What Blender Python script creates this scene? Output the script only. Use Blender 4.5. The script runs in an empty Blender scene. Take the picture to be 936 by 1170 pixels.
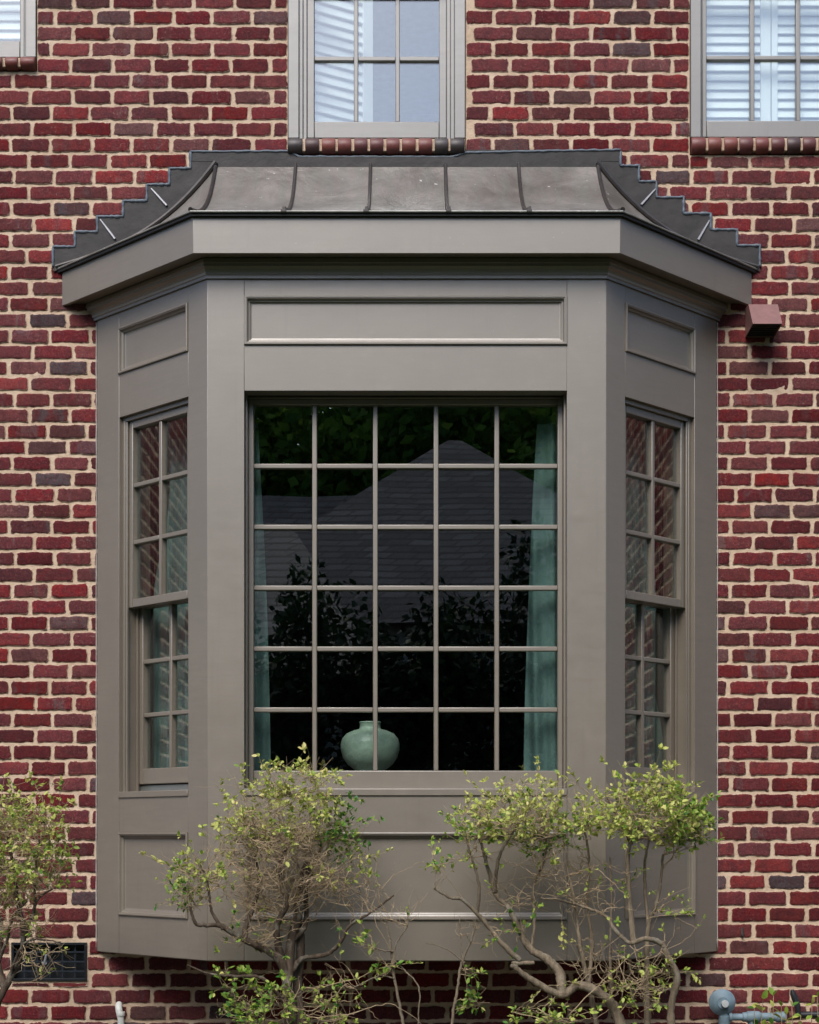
import bpy, bmesh, math, random
import numpy as np
from mathutils import Vector, noise

random.seed(7); rng = np.random.default_rng(11)
scene = bpy.context.scene
COL = scene.collection
R = math.radians

# ------------------------------------------------------------------ camera, sky, sun, exposure
U = 0.00427            # metres on the brick face for one photo pixel
CAMZ = 1.6
DIST = 1900 * U        # camera to brick face
cam_data = bpy.data.cameras.new('camera')
cam = bpy.data.objects.new('camera', cam_data); COL.objects.link(cam)
cam.location = (0, -DIST, CAMZ); cam.rotation_euler = (R(90), 0, 0)
cam_data.sensor_fit = 'HORIZONTAL'; cam_data.sensor_width = 36
cam_data.lens = 36 * 1900 / 936
cam_data.shift_y = 370 / 936
cam_data.clip_end = 600
scene.camera = cam

world = bpy.data.worlds.new('World'); scene.world = world; world.use_nodes = True
wn = world.node_tree.nodes; wl = world.node_tree.links
sky = wn.new('ShaderNodeTexSky'); sky.sky_type = 'NISHITA'; sky.sun_disc = False
SUN_EL = 49; SUN_AZ = 196      # the light comes from behind the camera
sky.sun_elevation = R(SUN_EL); sky.sun_rotation = R(SUN_AZ)
sky.air_density = 1.0; sky.dust_density = 1.6; sky.ozone_density = 2.5
wl.new(sky.outputs[0], wn['Background'].inputs[0]); wn['Background'].inputs[1].default_value = 0.11

sd = bpy.data.lights.new('sun', 'SUN'); sd.energy = 1.6; sd.angle = R(34); sd.color = (1, .945, .86)
so = bpy.data.objects.new('sun', sd); COL.objects.link(so); so.location = (0, -20, 20)
so.rotation_euler = (R(90 - SUN_EL), 0, R(-(SUN_AZ - 180)))

vs = scene.view_settings
vs.view_transform = 'Standard'; vs.look = 'None'; vs.exposure = 1.25; vs.gamma = 1; vs.use_curve_mapping = False
scene.cycles.max_bounces = 8; scene.cycles.transparent_max_bounces = 16

# ------------------------------------------------------------------ helpers
def tag(o, label=None, cat=None, group=None, kind=None):
    if label: o['label'] = label
    if cat: o['category'] = cat
    if group: o['group'] = group
    if kind: o['kind'] = kind
    return o

def empty(name, loc=(0, 0, 0), parent=None):
    o = bpy.data.objects.new(name, None); COL.objects.link(o); o.location = loc
    o.empty_display_size = .1
    if parent: o.parent = parent
    return o

class MB:
    def __init__(s): s.v = []; s.f = []
    def add(s, verts, faces):
        b = len(s.v); s.v += [tuple(p) for p in verts]; s.f += [tuple(b + i for i in f) for f in faces]
    def box(s, a, b, fr=None):
        (x0, y0, z0), (x1, y1, z1) = a, b
        pts = [(x, y, z) for z in (z0, z1) for y in (y0, y1) for x in (x0, x1)]
        if fr: pts = [fr(*p) for p in pts]
        s.add(pts, [(0, 2, 3, 1), (4, 5, 7, 6), (0, 1, 5, 4), (2, 6, 7, 3), (0, 4, 6, 2), (1, 3, 7, 5)])
    def tube(s, pts, rad, n=8, cap=True):
        pts = [Vector(p) for p in pts]; m = len(pts)
        rr = rad if isinstance(rad, (list, tuple)) else [rad] * m
        rings = []; up = None
        for i, p in enumerate(pts):
            t = (pts[min(i + 1, m - 1)] - pts[max(i - 1, 0)])
            if t.length < 1e-9: t = Vector((0, 0, 1))
            t.normalize()
            if up is None:
                up = Vector((0, 0, 1)) if abs(t.z) < .9 else Vector((1, 0, 0))
            a = up - t * up.dot(t)
            if a.length < 1e-6: a = t.orthogonal()
            a.normalize(); up = a; b = t.cross(a)
            rings.append([p + (a * math.cos(2 * math.pi * k / n) + b * math.sin(2 * math.pi * k / n)) * rr[i] for k in range(n)])
        vs_ = [q for r_ in rings for q in r_]; fs = []
        for i in range(m - 1):
            for k in range(n):
                k2 = (k + 1) % n
                fs.append((i * n + k, i * n + k2, (i + 1) * n + k2, (i + 1) * n + k))
        if cap: fs += [tuple(range(n))[::-1], tuple((m - 1) * n + k for k in range(n))]
        s.add(vs_, fs)
    def lathe(s, prof, c, axis='z', n=32):
        # prof: (radius, distance along axis)
        vs_ = []; fs = []
        for r_, h in prof:
            for k in range(n):
                a = 2 * math.pi * k / n; u, w = r_ * math.cos(a), r_ * math.sin(a)
                q = {'z': (u, w, h), 'y': (u, h, w), 'x': (h, u, w)}[axis]
                vs_.append((c[0] + q[0], c[1] + q[1], c[2] + q[2]))
        for i in range(len(prof) - 1):
            for k in range(n):
                k2 = (k + 1) % n
                fs.append((i * n + k, i * n + k2, (i + 1) * n + k2, (i + 1) * n + k))
        fs += [tuple(range(n))[::-1], tuple((len(prof) - 1) * n + k for k in range(n))]
        s.add(vs_, fs)
    def build(s, name, mat, parent=None, bevel=0, smooth=False, seg=2, recalc=True):
        me = bpy.data.meshes.new(name); me.from_pydata(s.v, [], s.f)
        if recalc:
            bm = bmesh.new(); bm.from_mesh(me); bmesh.ops.recalc_face_normals(bm, faces=bm.faces); bm.to_mesh(me); bm.free()
        me.materials.append(mat)
        o = bpy.data.objects.new(name, me); COL.objects.link(o)
        if parent: o.parent = parent
        if smooth:
            me.polygons.foreach_set('use_smooth', [True] * len(me.polygons))
            if smooth != 'all': me.set_sharp_from_angle(angle=R(smooth if smooth is not True else 40))
        if bevel:
            md = o.modifiers.new('bevel', 'BEVEL'); md.width = bevel; md.segments = seg; md.limit_method = 'ANGLE'; md.angle_limit = R(40)
            me.polygons.foreach_set('use_smooth', [True] * len(me.polygons)); me.set_sharp_from_angle(angle=R(40))
            md.harden_normals = False
        me.update()
        return o

def np_mesh(name, V, F, mat, parent=None, attrs=None, smooth=False):
    """V (n,3), F (m,k) all faces of k corners; attrs: name -> per-face floats"""
    me = bpy.data.meshes.new(name); n, k = F.shape
    me.vertices.add(len(V)); me.vertices.foreach_set('co', V.astype(np.float32).ravel())
    me.loops.add(n * k); me.loops.foreach_set('vertex_index', F.astype(np.int32).ravel())
    me.polygons.add(n); me.polygons.foreach_set('loop_start', np.arange(0, n * k, k, dtype=np.int32))
    me.polygons.foreach_set('loop_total', np.full(n, k, dtype=np.int32))
    if smooth: me.polygons.foreach_set('use_smooth', np.ones(n, dtype=bool))
    me.update(calc_edges=True); me.validate()
    for a, (dom, arr) in (attrs or {}).items():
        at = me.attributes.new(a, 'FLOAT', dom); at.data.foreach_set('value', arr.astype(np.float32))
    me.materials.append(mat)
    o = bpy.data.objects.new(name, me); COL.objects.link(o)
    if parent: o.parent = parent
    return o

def mirror_path(pts): return [(-x, y) for x, y in pts]

# ------------------------------------------------------------------ materials
class NT:
    def __init__(s, name):
        s.m = bpy.data.materials.new(name); s.m.use_nodes = True
        s.t = s.m.node_tree; s.n = s.t.nodes; s.l = s.t.links
        s.b = s.n['Principled BSDF']; s.out = s.n['Material Output']
    def new(s, typ, **kw):
        nd = s.n.new(typ)
        for k, v in kw.items():
            if k.startswith('i_'):
                key = k[2:]; key = int(key) if key.isdigit() else key.replace('_', ' ')
                s.set(nd.inputs[key], v)
            else: setattr(nd, k, v)
        return nd
    def set(s, inp, v):
        if isinstance(v, bpy.types.NodeSocket): s.l.new(v, inp)
        else: inp.default_value = v
    def math(s, op, a, b=0.0, c=None, clamp=False):
        nd = s.n.new('ShaderNodeMath'); nd.operation = op; nd.use_clamp = clamp
        s.set(nd.inputs[0], a); s.set(nd.inputs[1], b)
        if c is not None: s.set(nd.inputs[2], c)
        return nd.outputs[0]
    def mix(s, f, a, b, blend='MIX'):
        nd = s.n.new('ShaderNodeMix'); nd.data_type = 'RGBA'; nd.blend_type = blend
        s.set(nd.inputs[0], f); s.set(nd.inputs[6], a if isinstance(a, bpy.types.NodeSocket) else (*a, 1)); s.set(nd.inputs[7], b if isinstance(b, bpy.types.NodeSocket) else (*b, 1))
        return nd.outputs[2]
    def coord(s, scale=(1, 1, 1), out='Object', loc=(0, 0, 0)):
        tc = s.n.new('ShaderNodeTexCoord'); mp = s.n.new('ShaderNodeMapping')
        s.l.new(tc.outputs[out], mp.inputs[0]); mp.inputs['Scale'].default_value = scale; mp.inputs['Location'].default_value = loc
        return mp.outputs[0]
    def noise(s, vec, scale, detail=4, rough=.55, dist=0):
        nd = s.new('ShaderNodeTexNoise'); s.l.new(vec, nd.inputs['Vector'])
        nd.inputs['Scale'].default_value = scale; nd.inputs['Detail'].default_value = detail; nd.inputs['Roughness'].default_value = rough
        nd.inputs['Distortion'].default_value = dist
        return nd.outputs[0]
    def ramp(s, f, stops, interp='LINEAR'):
        nd = s.n.new('ShaderNodeValToRGB'); s.set(nd.inputs[0], f); cr = nd.color_ramp; cr.interpolation = interp
        while len(cr.elements) < len(stops): cr.elements.new(.5)
        for e, (p, c) in zip(cr.elements, stops):
            e.position = p; e.color = (*c, 1) if isinstance(c, (tuple, list)) else (c, c, c, 1)
        return nd.outputs[0]
    def attr(s, name):
        nd = s.n.new('ShaderNodeAttribute'); nd.attribute_name = name; return nd.outputs['Fac']
    def bump(s, h, strength=.3, dist=.01):
        nd = s.n.new('ShaderNodeBump'); s.set(nd.inputs['Height'], h); nd.inputs['Strength'].default_value = strength; nd.inputs['Distance'].default_value = dist
        s.l.new(nd.outputs[0], s.b.inputs['Normal']); return nd
    def col(s, c): s.set(s.b.inputs['Base Color'], c if isinstance(c, bpy.types.NodeSocket) else (*c, 1)); return s
    def rough(s, v): s.set(s.b.inputs['Roughness'], v); return s
    def metal(s, v): s.b.inputs['Metallic'].default_value = v; return s

def simple(name, c, rough=.6, metal=0, var=.12, scale=20, bump=.1, bd=.003):
    m = NT(name); v = m.coord()
    n = m.noise(v, scale, 5)
    m.col(m.mix(m.math('MULTIPLY_ADD', n, 1.6, -.3, True), tuple(x * (1 - var) for x in c), tuple(min(1, x * (1 + var)) for x in c)))
    m.rough(rough).metal(metal)
    if bump: m.bump(n, bump, bd)
    return m.m

def paint_mat(name, c):
    m = NT(name); v = m.coord()
    big = m.noise(v, 1.6, 4, .6); mid = m.noise(m.coord((2, 2, 16)), 3, 5, .6); fine = m.noise(m.coord((3, 3, 60)), 6, 5, .7); mott = m.noise(v, 14, 5, .65)
    col = m.mix(m.math('MULTIPLY_ADD', big, 2.2, -.6, True), tuple(x * .88 for x in c), tuple(x * 1.1 for x in c))
    col = m.mix(m.math('MULTIPLY_ADD', mid, 3.0, -1.35, True), col, tuple(x * .93 for x in c))
    col = m.mix(m.math('MULTIPLY', m.math('MULTIPLY_ADD', mott, 5, -2.9, True), .3), col, tuple(x * 1.35 for x in c))
    # a few chips showing pale primer, nail heads, thin dirt runs
    chip = m.math('MULTIPLY', m.math('GREATER_THAN', m.noise(v, 85, 3, .6), .735), m.math('GREATER_THAN', m.noise(v, 3.1, 2), .56))
    col = m.mix(m.math('MULTIPLY', chip, .5), col, (.5, .48, .45))
    run = m.noise(m.coord((34, 34, 1.1)), 1, 5, .65)
    col = m.mix(m.math('MULTIPLY', m.math('MULTIPLY_ADD', run, 4.5, -2.6, True), .3), col, tuple(x * .5 for x in c))
    m.col(col); m.rough(m.math('ADD', m.math('MULTIPLY_ADD', mid, .14, .31), m.math('MULTIPLY', mott, .14)))
    m.b.inputs['Specular IOR Level'].default_value = 1.0; m.b.inputs['IOR'].default_value = 1.64
    m.bump(m.math('ADD', m.math('MULTIPLY', fine, .22), m.math('ADD', m.math('MULTIPLY', big, 2.0), m.math('MULTIPLY', mott, .4))), .16, .005)
    return m.m

PAINT = paint_mat('taupe paint', (.145, .120, .091))
UPAINT = paint_mat('upper window paint', (.150, .138, .124))

def brick_mat():
    m = NT('tumbled red brick'); r1, r2, u, ed = m.attr('rnd'), m.attr('rnd2'), m.attr('bu'), m.attr('ed')
    v = m.coord()
    base = m.ramp(r1, [(0, (.118, .0145, .0165)), (.16, (.080, .012, .016)), (.32, (.142, .018, .0175)), (.46, (.098, .0155, .0185)),
                       (.6, (.072, .0135, .018)), (.74, (.128, .025, .025)), (.86, (.094, .022, .023)), (.95, (.075, .04, .038)), (1, (.05, .046, .052))])
    # flashed, smoky bands across the brick
    big = m.noise(v, 20, 5, .65, .8); streak = m.noise(m.coord((70, 10, 14)), 1, 4, .6, .5)
    cx = m.new('ShaderNodeCombineXYZ'); m.set(cx.inputs[0], m.math('MULTIPLY', u, 1.25)); m.set(cx.inputs[1], m.math('MULTIPLY', r1, 91.0)); m.set(cx.inputs[2], m.math('MULTIPLY', r2, 57.0))
    band = m.noise(cx.outputs[0], 1.0, 2.5, .6)
    band = m.math('ADD', m.math('MULTIPLY_ADD', big, .5, -.25), m.math('ADD', band, m.math('MULTIPLY_ADD', streak, .35, -.175)))
    sel = m.math('MULTIPLY_ADD', r2, 2.6, -1.45, True)
    bm_ = m.math('MULTIPLY', m.math('MULTIPLY_ADD', band, 7.5, -4.0, True), sel)
    bandcol = m.ramp(m.math('FRACT', m.math('MULTIPLY', r2, 17.0)), [(0, (.062, .045, .045)), (.5, (.066, .062, .07)), (1, (.088, .05, .042))])
    col = m.mix(m.math('MULTIPLY', bm_, .85), base, bandcol)
    # cloudy tone, grit, pale smears
    col = m.mix(m.math('MULTIPLY_ADD', big, 4.0, -1.5, True), m.mix(.62, col, (.035, .012, .015)), col)
    med = m.noise(v, 95, 5, .7)
    col = m.mix(m.math('MULTIPLY', m.math('MULTIPLY_ADD', med, 4, -2.0, True), .5), col, (.21, .06, .055))
    col = m.mix(m.math('MULTIPLY', m.math('MULTIPLY_ADD', med, -6, 2.6, True), .6), col, (.03, .012, .014))
    grit = m.noise(v, 300, 3, .7)
    col = m.mix(m.math('MULTIPLY', m.math('MULTIPLY_ADD', grit, 7, -4.1, True), .6), col, (.36, .2, .165))
    sm = m.noise(v, 60, 5, .65, .3); smb = m.noise(v, 5.5, 3)
    smear = m.math('MULTIPLY', m.math('MULTIPLY_ADD', sm, 6, -3.5, True), m.math('MULTIPLY_ADD', smb, 5, -2.3, True))
    col = m.mix(m.math('MULTIPLY', smear, .62), col, (.33, .22, .19))
    # mortar squeezed over the arris
    tone = m.math('MULTIPLY_ADD', m.math('FRACT', m.math('MULTIPLY', r2, 7.31)), .6, .82)
    stain = m.math('MULTIPLY_ADD', m.noise(v, .9, 5, .65), .7, .66)
    tn = m.math('MULTIPLY', tone, stain); hs = m.new('ShaderNodeHueSaturation', i_Color=col); m.set(hs.inputs['Value'], tn); m.set(hs.inputs['Saturation'], m.math('MULTIPLY_ADD', m.math('FRACT', m.math('MULTIPLY', r1, 23.7)), .18, .92))
    col = hs.outputs[0]
    lim = m.math('MULTIPLY_ADD', m.math('MULTIPLY_ADD', m.noise(v, 28, 3, .6), .45, m.math('MULTIPLY', m.noise(v, 170, 4, .7), .55)), .0215, -.0082)
    over = m.math('MULTIPLY', m.math('SUBTRACT', lim, ed), 900.0, clamp=True)
    col = m.mix(m.math('MULTIPLY', over, .92), col, m.mix(med, (.36, .25, .18), (.50, .37, .28)))
    m.col(col); m.rough(.86); m.b.inputs['Specular IOR Level'].default_value = .12
    h = m.math('ADD', m.math('MULTIPLY', sm, .7), m.math('MULTIPLY', med, .5))
    m.bump(m.math('ADD', h, m.math('ADD', m.math('MULTIPLY', over, .25), m.math('MULTIPLY', grit, .2))), .75, .005)
    return m.m
BRICK = brick_mat()

def mortar_mat():
    m = NT('cream mortar'); v = m.coord()
    a = m.noise(v, 9, 4, .6); b = m.noise(v, 130, 4, .7); c = m.noise(v, 34, 4, .6)
    col = m.mix(m.math('MULTIPLY_ADD', a, 2.4, -.7, True), (.41, .295, .205), (.57, .445, .335))
    col = m.mix(m.math('MULTIPLY_ADD', c, 4, -2.2, True), col, (.33, .225, .165))
    col = m.mix(m.math('MULTIPLY', m.math('MULTIPLY_ADD', b, 5, -2.9, True), .6), col, (.22, .15, .11))
    m.col(col); m.rough(.92); m.b.inputs['Specular IOR Level'].default_value = .15
    m.bump(m.math('ADD', m.math('MULTIPLY', c, 1.0), m.math('MULTIPLY', b, .5)), .8, .006)
    return m.m
MORTAR = mortar_mat()

ZE0 = CAMZ + 647.5 * U
def roof_mat():
    m = NT('weathered copper roof'); v = m.coord()
    a = m.noise(v, 3.2, 5, .6, .4); b = m.noise(v, 38, 4, .6); st = m.noise(m.coord((14, 2, 2)), 1.5, 4, .6)
    col = m.mix(m.math('MULTIPLY_ADD', a, 2.6, -.8, True), (.085, .072, .06), (.235, .21, .19))
    col = m.mix(m.math('MULTIPLY', m.math('MULTIPLY_ADD', st, 4, -1.9, True), .5), col, (.15, .16, .135))
    sx = m.new('ShaderNodeSeparateXYZ'); m.l.new(v, sx.inputs[0])
    low = m.math('MULTIPLY_ADD', sx.outputs[2], -1 / (60 * U), (ZE0 + 66 * U) / (60 * U), True)
    low = m.math('MULTIPLY', low, m.math('MULTIPLY_ADD', m.noise(m.coord((5, 5, 3)), 2.2, 5, .65), 1.6, -.25, True))
    col = m.mix(m.math('MULTIPLY', low, .95), col, (.30, .31, .30))
    spots = m.math('MULTIPLY', m.math('GREATER_THAN', m.noise(v, 48, 2, .5), .735), m.math('GREATER_THAN', m.noise(v, 4.2, 2), .47))
    col = m.mix(m.math('MULTIPLY', spots, .8), col, (.55, .55, .53))
    m.col(col); m.rough(m.math('MULTIPLY_ADD', b, .25, .34)).metal(.35)
    m.bump(m.math('ADD', m.math('MULTIPLY', a, 2.4), m.math('MULTIPLY', b, .12)), .4, .02)
    return m.m
ROOF = roof_mat()
FLASH = simple('dark lead flashing', (.026, .0235, .023), .55, 0, .5, 7, .5, .012)
FLASH.node_tree.nodes['Principled BSDF'].inputs['Specular IOR Level'].default_value = .3
SEAM = simple('dark seam metal', (.05, .044, .042), .42, .5, .3, 18)
SEALANT = simple('blue grey sealant', (.08, .10, .125), .6, 0, .3, 45, .4, .004)
SOLDER = simple('bright solder', (.36, .35, .37), .45, .5, .2, 40)
DRIP = simple('dark drip edge', (.02, .02, .019), .55, .1)

def glass_mat(name, r0, tint=(.9, .94, .93)):
    m = NT(name); m.n.remove(m.b)
    lw = m.new('ShaderNodeLayerWeight'); lw.inputs[0].default_value = .5
    f = m.math('MULTIPLY_ADD', m.math('POWER', lw.outputs['Facing'], 5.0), 1 - r0, r0)
    bp = m.new('ShaderNodeBump'); m.l.new(m.noise(m.coord(), 1.8, 1), bp.inputs['Height']); bp.inputs['Strength'].default_value = .02; bp.inputs['Distance'].default_value = .02
    gl = m.new('ShaderNodeBsdfGlossy'); gl.inputs['Roughness'].default_value = 0.0; gl.inputs['Color'].default_value = (1, 1, 1, 1)
    m.l.new(bp.outputs[0], gl.inputs['Normal'])
    tr = m.new('ShaderNodeBsdfTransparent'); tr.inputs[0].default_value = (*tint, 1)
    mx = m.new('ShaderNodeMixShader'); m.set(mx.inputs[0], f); m.l.new(tr.outputs[0], mx.inputs[1]); m.l.new(gl.outputs[0], mx.inputs[2])
    m.l.new(mx.outputs[0], m.out.inputs[0]); return m.m
GLASS = glass_mat('window glass', .115)
UGLASS = glass_mat('coated upper glass', .15)

def leaf_mat(name, stops, trans=.35, rough=.45):
    m = NT(name); r = m.attr('rnd'); c = m.ramp(r, stops)
    m.col(c); m.rough(rough); m.b.inputs['Specular IOR Level'].default_value = .3
    tl = m.new('ShaderNodeBsdfTranslucent'); m.l.new(c, tl.inputs[0])
    mx = m.new('ShaderNodeMixShader', i_0=trans); m.l.new(m.b.outputs[0], mx.inputs[1]); m.l.new(tl.outputs[0], mx.inputs[2])
    m.l.new(mx.outputs[0], m.out.inputs[0]); return m.m
LEAF = leaf_mat('privet leaf', [(0, (.04, .14, .024)), (.25, (.13, .26, .035)), (.5, (.32, .41, .065)), (.8, (.52, .53, .15)), (1, (.62, .56, .22))])
LEAFG = leaf_mat('deep green leaf', [(0, (.02, .065, .018)), (.5, (.05, .13, .022)), (1, (.12, .2, .035))])
TLEAF = leaf_mat('tree leaf', [(0, (.03, .085, .014)), (.5, (.10, .21, .03)), (1, (.26, .40, .07))], .5, .8)
ELEAF = leaf_mat('evergreen leaf', [(0, (.008, .02, .008)), (.5, (.016, .035, .012)), (1, (.03, .06, .016))], .1, .8)
BARK = simple('grey brown bark', (.20, .16, .115), .85, 0, .6, 110, .9, .004)
def bark_mat(name, c):
    m = NT(name); v = m.coord(); a = m.noise(m.coord((60, 60, 9)), 1, 5, .7, .4); b = m.noise(v, 16, 4, .6); f = m.noise(v, 190, 4, .7)
    col = m.mix(m.math('MULTIPLY_ADD', a, 2.6, -.8, True), tuple(x * .45 for x in c), tuple(x * 1.25 for x in c))
    col = m.mix(m.math('MULTIPLY', m.math('MULTIPLY_ADD', b, 5, -2.7, True), .6), col, (.30, .29, .24))
    col = m.mix(m.math('MULTIPLY', m.math('MULTIPLY_ADD', f, 5, -2.8, True), .6), col, tuple(x * .3 for x in c))
    m.col(col); m.rough(.9); m.b.inputs['Specular IOR Level'].default_value = .2
    m.bump(m.math('ADD', a, m.math('MULTIPLY', f, .6)), .9, .006); return m.m
BARK = bark_mat('grey brown bark', (.19, .15, .105))
DBARK = bark_mat('dark trunk bark', (.085, .062, .045))
TWIG = simple('dry tan twig', (.31, .23, .14), .8, 0, .65, 34, 0)
def grass_mat():
    m = NT('lawn'); v = m.coord(); a = m.noise(v, .6, 5); b = m.noise(v, 30, 4)
    m.col(m.mix(m.math('MULTIPLY_ADD', b, 2, -.5, True), m.mix(a, (.014, .028, .008), (.028, .042, .012)), (.035, .055, .014))); m.rough(.95); m.bump(b, .6, .03); return m.m
GRASS = grass_mat()
MULCH = simple('bark mulch', (.03, .02, .014), .95, 0, .5, 40, .8, .03)

# ------------------------------------------------------------------ coordinates
Z = lambda zp: CAMZ + zp * U                       # height above the camera level in photo pixels on the brick face
PX = lambda px: (px - 468) * U                     # brick face, photo pixel to x
PZ = lambda py: CAMZ + (955 - py) * U              # brick face, photo pixel to z
def at(px, py, y):                                 # photo pixel at world depth y
    d = DIST + y
    return Vector(((px - 468) / 1900 * d, y, CAMZ + (955 - py) / 1900 * d))
XC = -3 * U
P = .615                                           # bay projection
HW = 210.5 * U                                     # half width of bay front
HB = HW + P                                        # half width at the wall
S45 = math.sqrt(.5); T22 = math.tan(R(22.5))

# ------------------------------------------------------------------ ground
def ground():
    mb = MB(); mb.add([(-150, -220, 0), (150, -220, 0), (150, 60, 0), (-150, 60, 0)], [(0, 1, 2, 3)])
    tag(mb.build('ground', GRASS), kind='structure')
    mb = MB(); n = 40; mid = []
    pts = [(-6, .0), (6, .0)] + [(6 - 12 * i / n, -2.1 + .15 * math.sin(i * 1.1) + .08 * math.sin(i * 2.7)) for i in range(n + 1)]
    mb.add([(x, y, .006) for x, y in pts], [tuple(range(len(pts)))])
    tag(mb.build('planting_bed', MULCH), kind='structure')
ground()

# ------------------------------------------------------------------ the house
house = empty('brick_house', (0, 0, 0))
tag(house, 'red brick house front with a taupe painted bay window under a curved metal roof', 'house')

# window rectangles in photo pixels on the brick face: left, right, top, bottom (frame), sill bottom
WINS = [dict(l=-172, r=41.5, t=-250, b=66, sb=81, jl=9, cols=3, px=(-152, 26), rows=(-105, -20, -9, 48), key='left'),
        dict(l=329.5, r=531.5, t=-190, b=158.5, sb=177, cols=3, px=(359, 505), key='mid'),
        dict(l=789, r=986, t=-190, b=157.5, sb=176.5, cols=3, px=(808.5, 961), key='right')]
VENT = (13, 99.5, 1077, 1121)
holes = []
for w in WINS: holes.append((PX(w['l']) - .003, PX(w['r']) + .003, PZ(w['sb']) - .002, PZ(w['t']) + .004))
holes.append((PX(VENT[0]), PX(VENT[1]), PZ(VENT[3]), PZ(VENT[2])))
BAYHOLE = (XC - 325 * U, XC + 325 * U, Z(-62), Z(585))
WX0, WX1, WZ0, WZ1 = -6.6, 6.6, -.1, 7.4

def wall():
    # mortar slab with openings
    hs = holes + [BAYHOLE]
    xs = sorted({WX0, WX1, *[v for h in hs for v in h[:2]]}); zs = sorted({WZ0, WZ1, *[v for h in hs for v in h[2:]]})
    def solid(i, j):
        if not (0 <= i < len(xs) - 1 and 0 <= j < len(zs) - 1): return False
        cx, cz = (xs[i] + xs[i + 1]) / 2, (zs[j] + zs[j + 1]) / 2
        return not any(h[0] < cx < h[1] and h[2] < cz < h[3] for h in hs)
    mb = MB(); y0, y1 = .0035, .30
    for i in range(len(xs) - 1):
        for j in range(len(zs) - 1):
            if not solid(i, j): continue
            a, b, c, d = xs[i], xs[i + 1], zs[j], zs[j + 1]
            mb.add([(a, y0, c), (b, y0, c), (b, y0, d), (a, y0, d)], [(0, 1, 2, 3)])
            mb.add([(a, y1, c), (b, y1, c), (b, y1, d), (a, y1, d)], [(3, 2, 1, 0)])
            if not solid(i - 1, j): mb.add([(a, y0, c), (a, y0, d), (a, y1, d), (a, y1, c)], [(0, 1, 2, 3)])
            if not solid(i + 1, j): mb.add([(b, y0, c), (b, y0, d), (b, y1, d), (b, y1, c)], [(3, 2, 1, 0)])
            if not solid(i, j - 1): mb.add([(a, y0, c), (b, y0, c), (b, y1, c), (a, y1, c)], [(3, 2, 1, 0)])
            if not solid(i, j + 1): mb.add([(a, y0, d), (b, y0, d), (b, y1, d), (a, y1, d)], [(0, 1, 2, 3)])
    wall_o = mb.build('wall', MORTAR, house, recalc=False)
    # courses: bed joint heights read off the photo
    ki = [-42, 0, 4, 20, 35, 50, 63, 90]; kv = [10.6 - 42 * 18.25, 10.6, 83.6, 375, 647.5, 924, 1166.5, 1166.5 + 27 * 18.6]
    J = lambda i: float(np.interp(i, ki, kv))
    rects = []
    PER = 45.7
    for i in range(-42, 88):
        zt, zb = PZ(J(i)), PZ(J(i + 1))
        if zb < WZ0 + .01 or zt > WZ1: continue
        g = .0068
        r0 = random.Random(1000 + i)
        ph = 12.8 + (0 if i % 2 == 0 else PER / 2) + r0.uniform(-4, 4)
        k0 = int((WX0 / U + 468 - ph) / PER) - 1
        edges = [PX(ph + (k0 + k) * PER + r0.uniform(-2.2, 2.2)) for k in range(int((WX1 - WX0) / (PER * U)) + 4)]
        for a, b in zip(edges, edges[1:]):
            if b < WX0 or a > WX1: continue
            jz0, jz1 = r0.uniform(-.0014, .0014), r0.uniform(-.0014, .0014)
            gg = g + r0.uniform(-.0012, .0018)
            todo = [(max(a, WX0) + gg + .001, min(b, WX1) - gg - .001, zb + g + jz0, zt - g + jz1)]
            for h in holes + [BAYHOLE]:
                nxt = []
                for (x0, x1, z0, z1) in todo:
                    if x1 <= h[0] or x0 >= h[1] or z1 <= h[2] or z0 >= h[3]: nxt.append((x0, x1, z0, z1)); continue
                    if h[0] - x0 > .02: nxt.append((x0, h[0] - .003, z0, z1))
                    if x1 - h[1] > .02: nxt.append((h[1] + .003, x1, z0, z1))
                    mx0, mx1 = max(x0, h[0]), min(x1, h[1])
                    if mx1 - mx0 > .02:
                        if z1 - h[3] > .022: nxt.append((mx0, mx1, h[3] + .005, z1))
                        if h[2] - z0 > .022: nxt.append((mx0, mx1, z0, h[2] - .008))
                todo = nxt
            rects += [q for q in todo if q[1] - q[0] > .025]
    # bricks inside the bay's footprint stay hidden behind it: drop the fully covered ones
    A = np.array(rects); n = len(A)
    nx, nz = 13, 6
    u = np.linspace(-1, 1, nx); w = np.linspace(-1, 1, nz)
    u = np.sign(u) * np.abs(u) ** .75; w = np.sign(w) * np.abs(w) ** .7
    UU, WW = np.meshgrid(u, w); UU, WW = UU.ravel(), WW.ravel(); npnt = nx * nz
    cx = (A[:, 0] + A[:, 1]) / 2; cz = (A[:, 2] + A[:, 3]) / 2; hx = (A[:, 1] - A[:, 0]) / 2; hz = (A[:, 3] - A[:, 2]) / 2
    X = cx[:, None] + UU * hx[:, None]; ZZ = cz[:, None] + WW * hz[:, None]
    # rounded, chipped corners
    cr = np.where(rng.random((n, 4)) < .30, rng.uniform(.008, .02, (n, 4)), rng.uniform(.002, .007, (n, 4)))
    ci = (UU > 0).astype(int) + 2 * (WW > 0).astype(int)
    rad = cr[:, ci]
    ex = np.maximum(0, np.abs(X - cx[:, None]) - (hx[:, None] - rad)); ez = np.maximum(0, np.abs(ZZ - cz[:, None]) - (hz[:, None] - rad))
    dd = np.sqrt(ex ** 2 + ez ** 2) + 1e-9; over = np.maximum(dd - rad, 0) / dd
    X -= np.sign(X - cx[:, None]) * ex * over; ZZ -= np.sign(ZZ - cz[:, None]) * ez * over
    edge = ((np.abs(UU) > .999) | (np.abs(WW) > .999))
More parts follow.
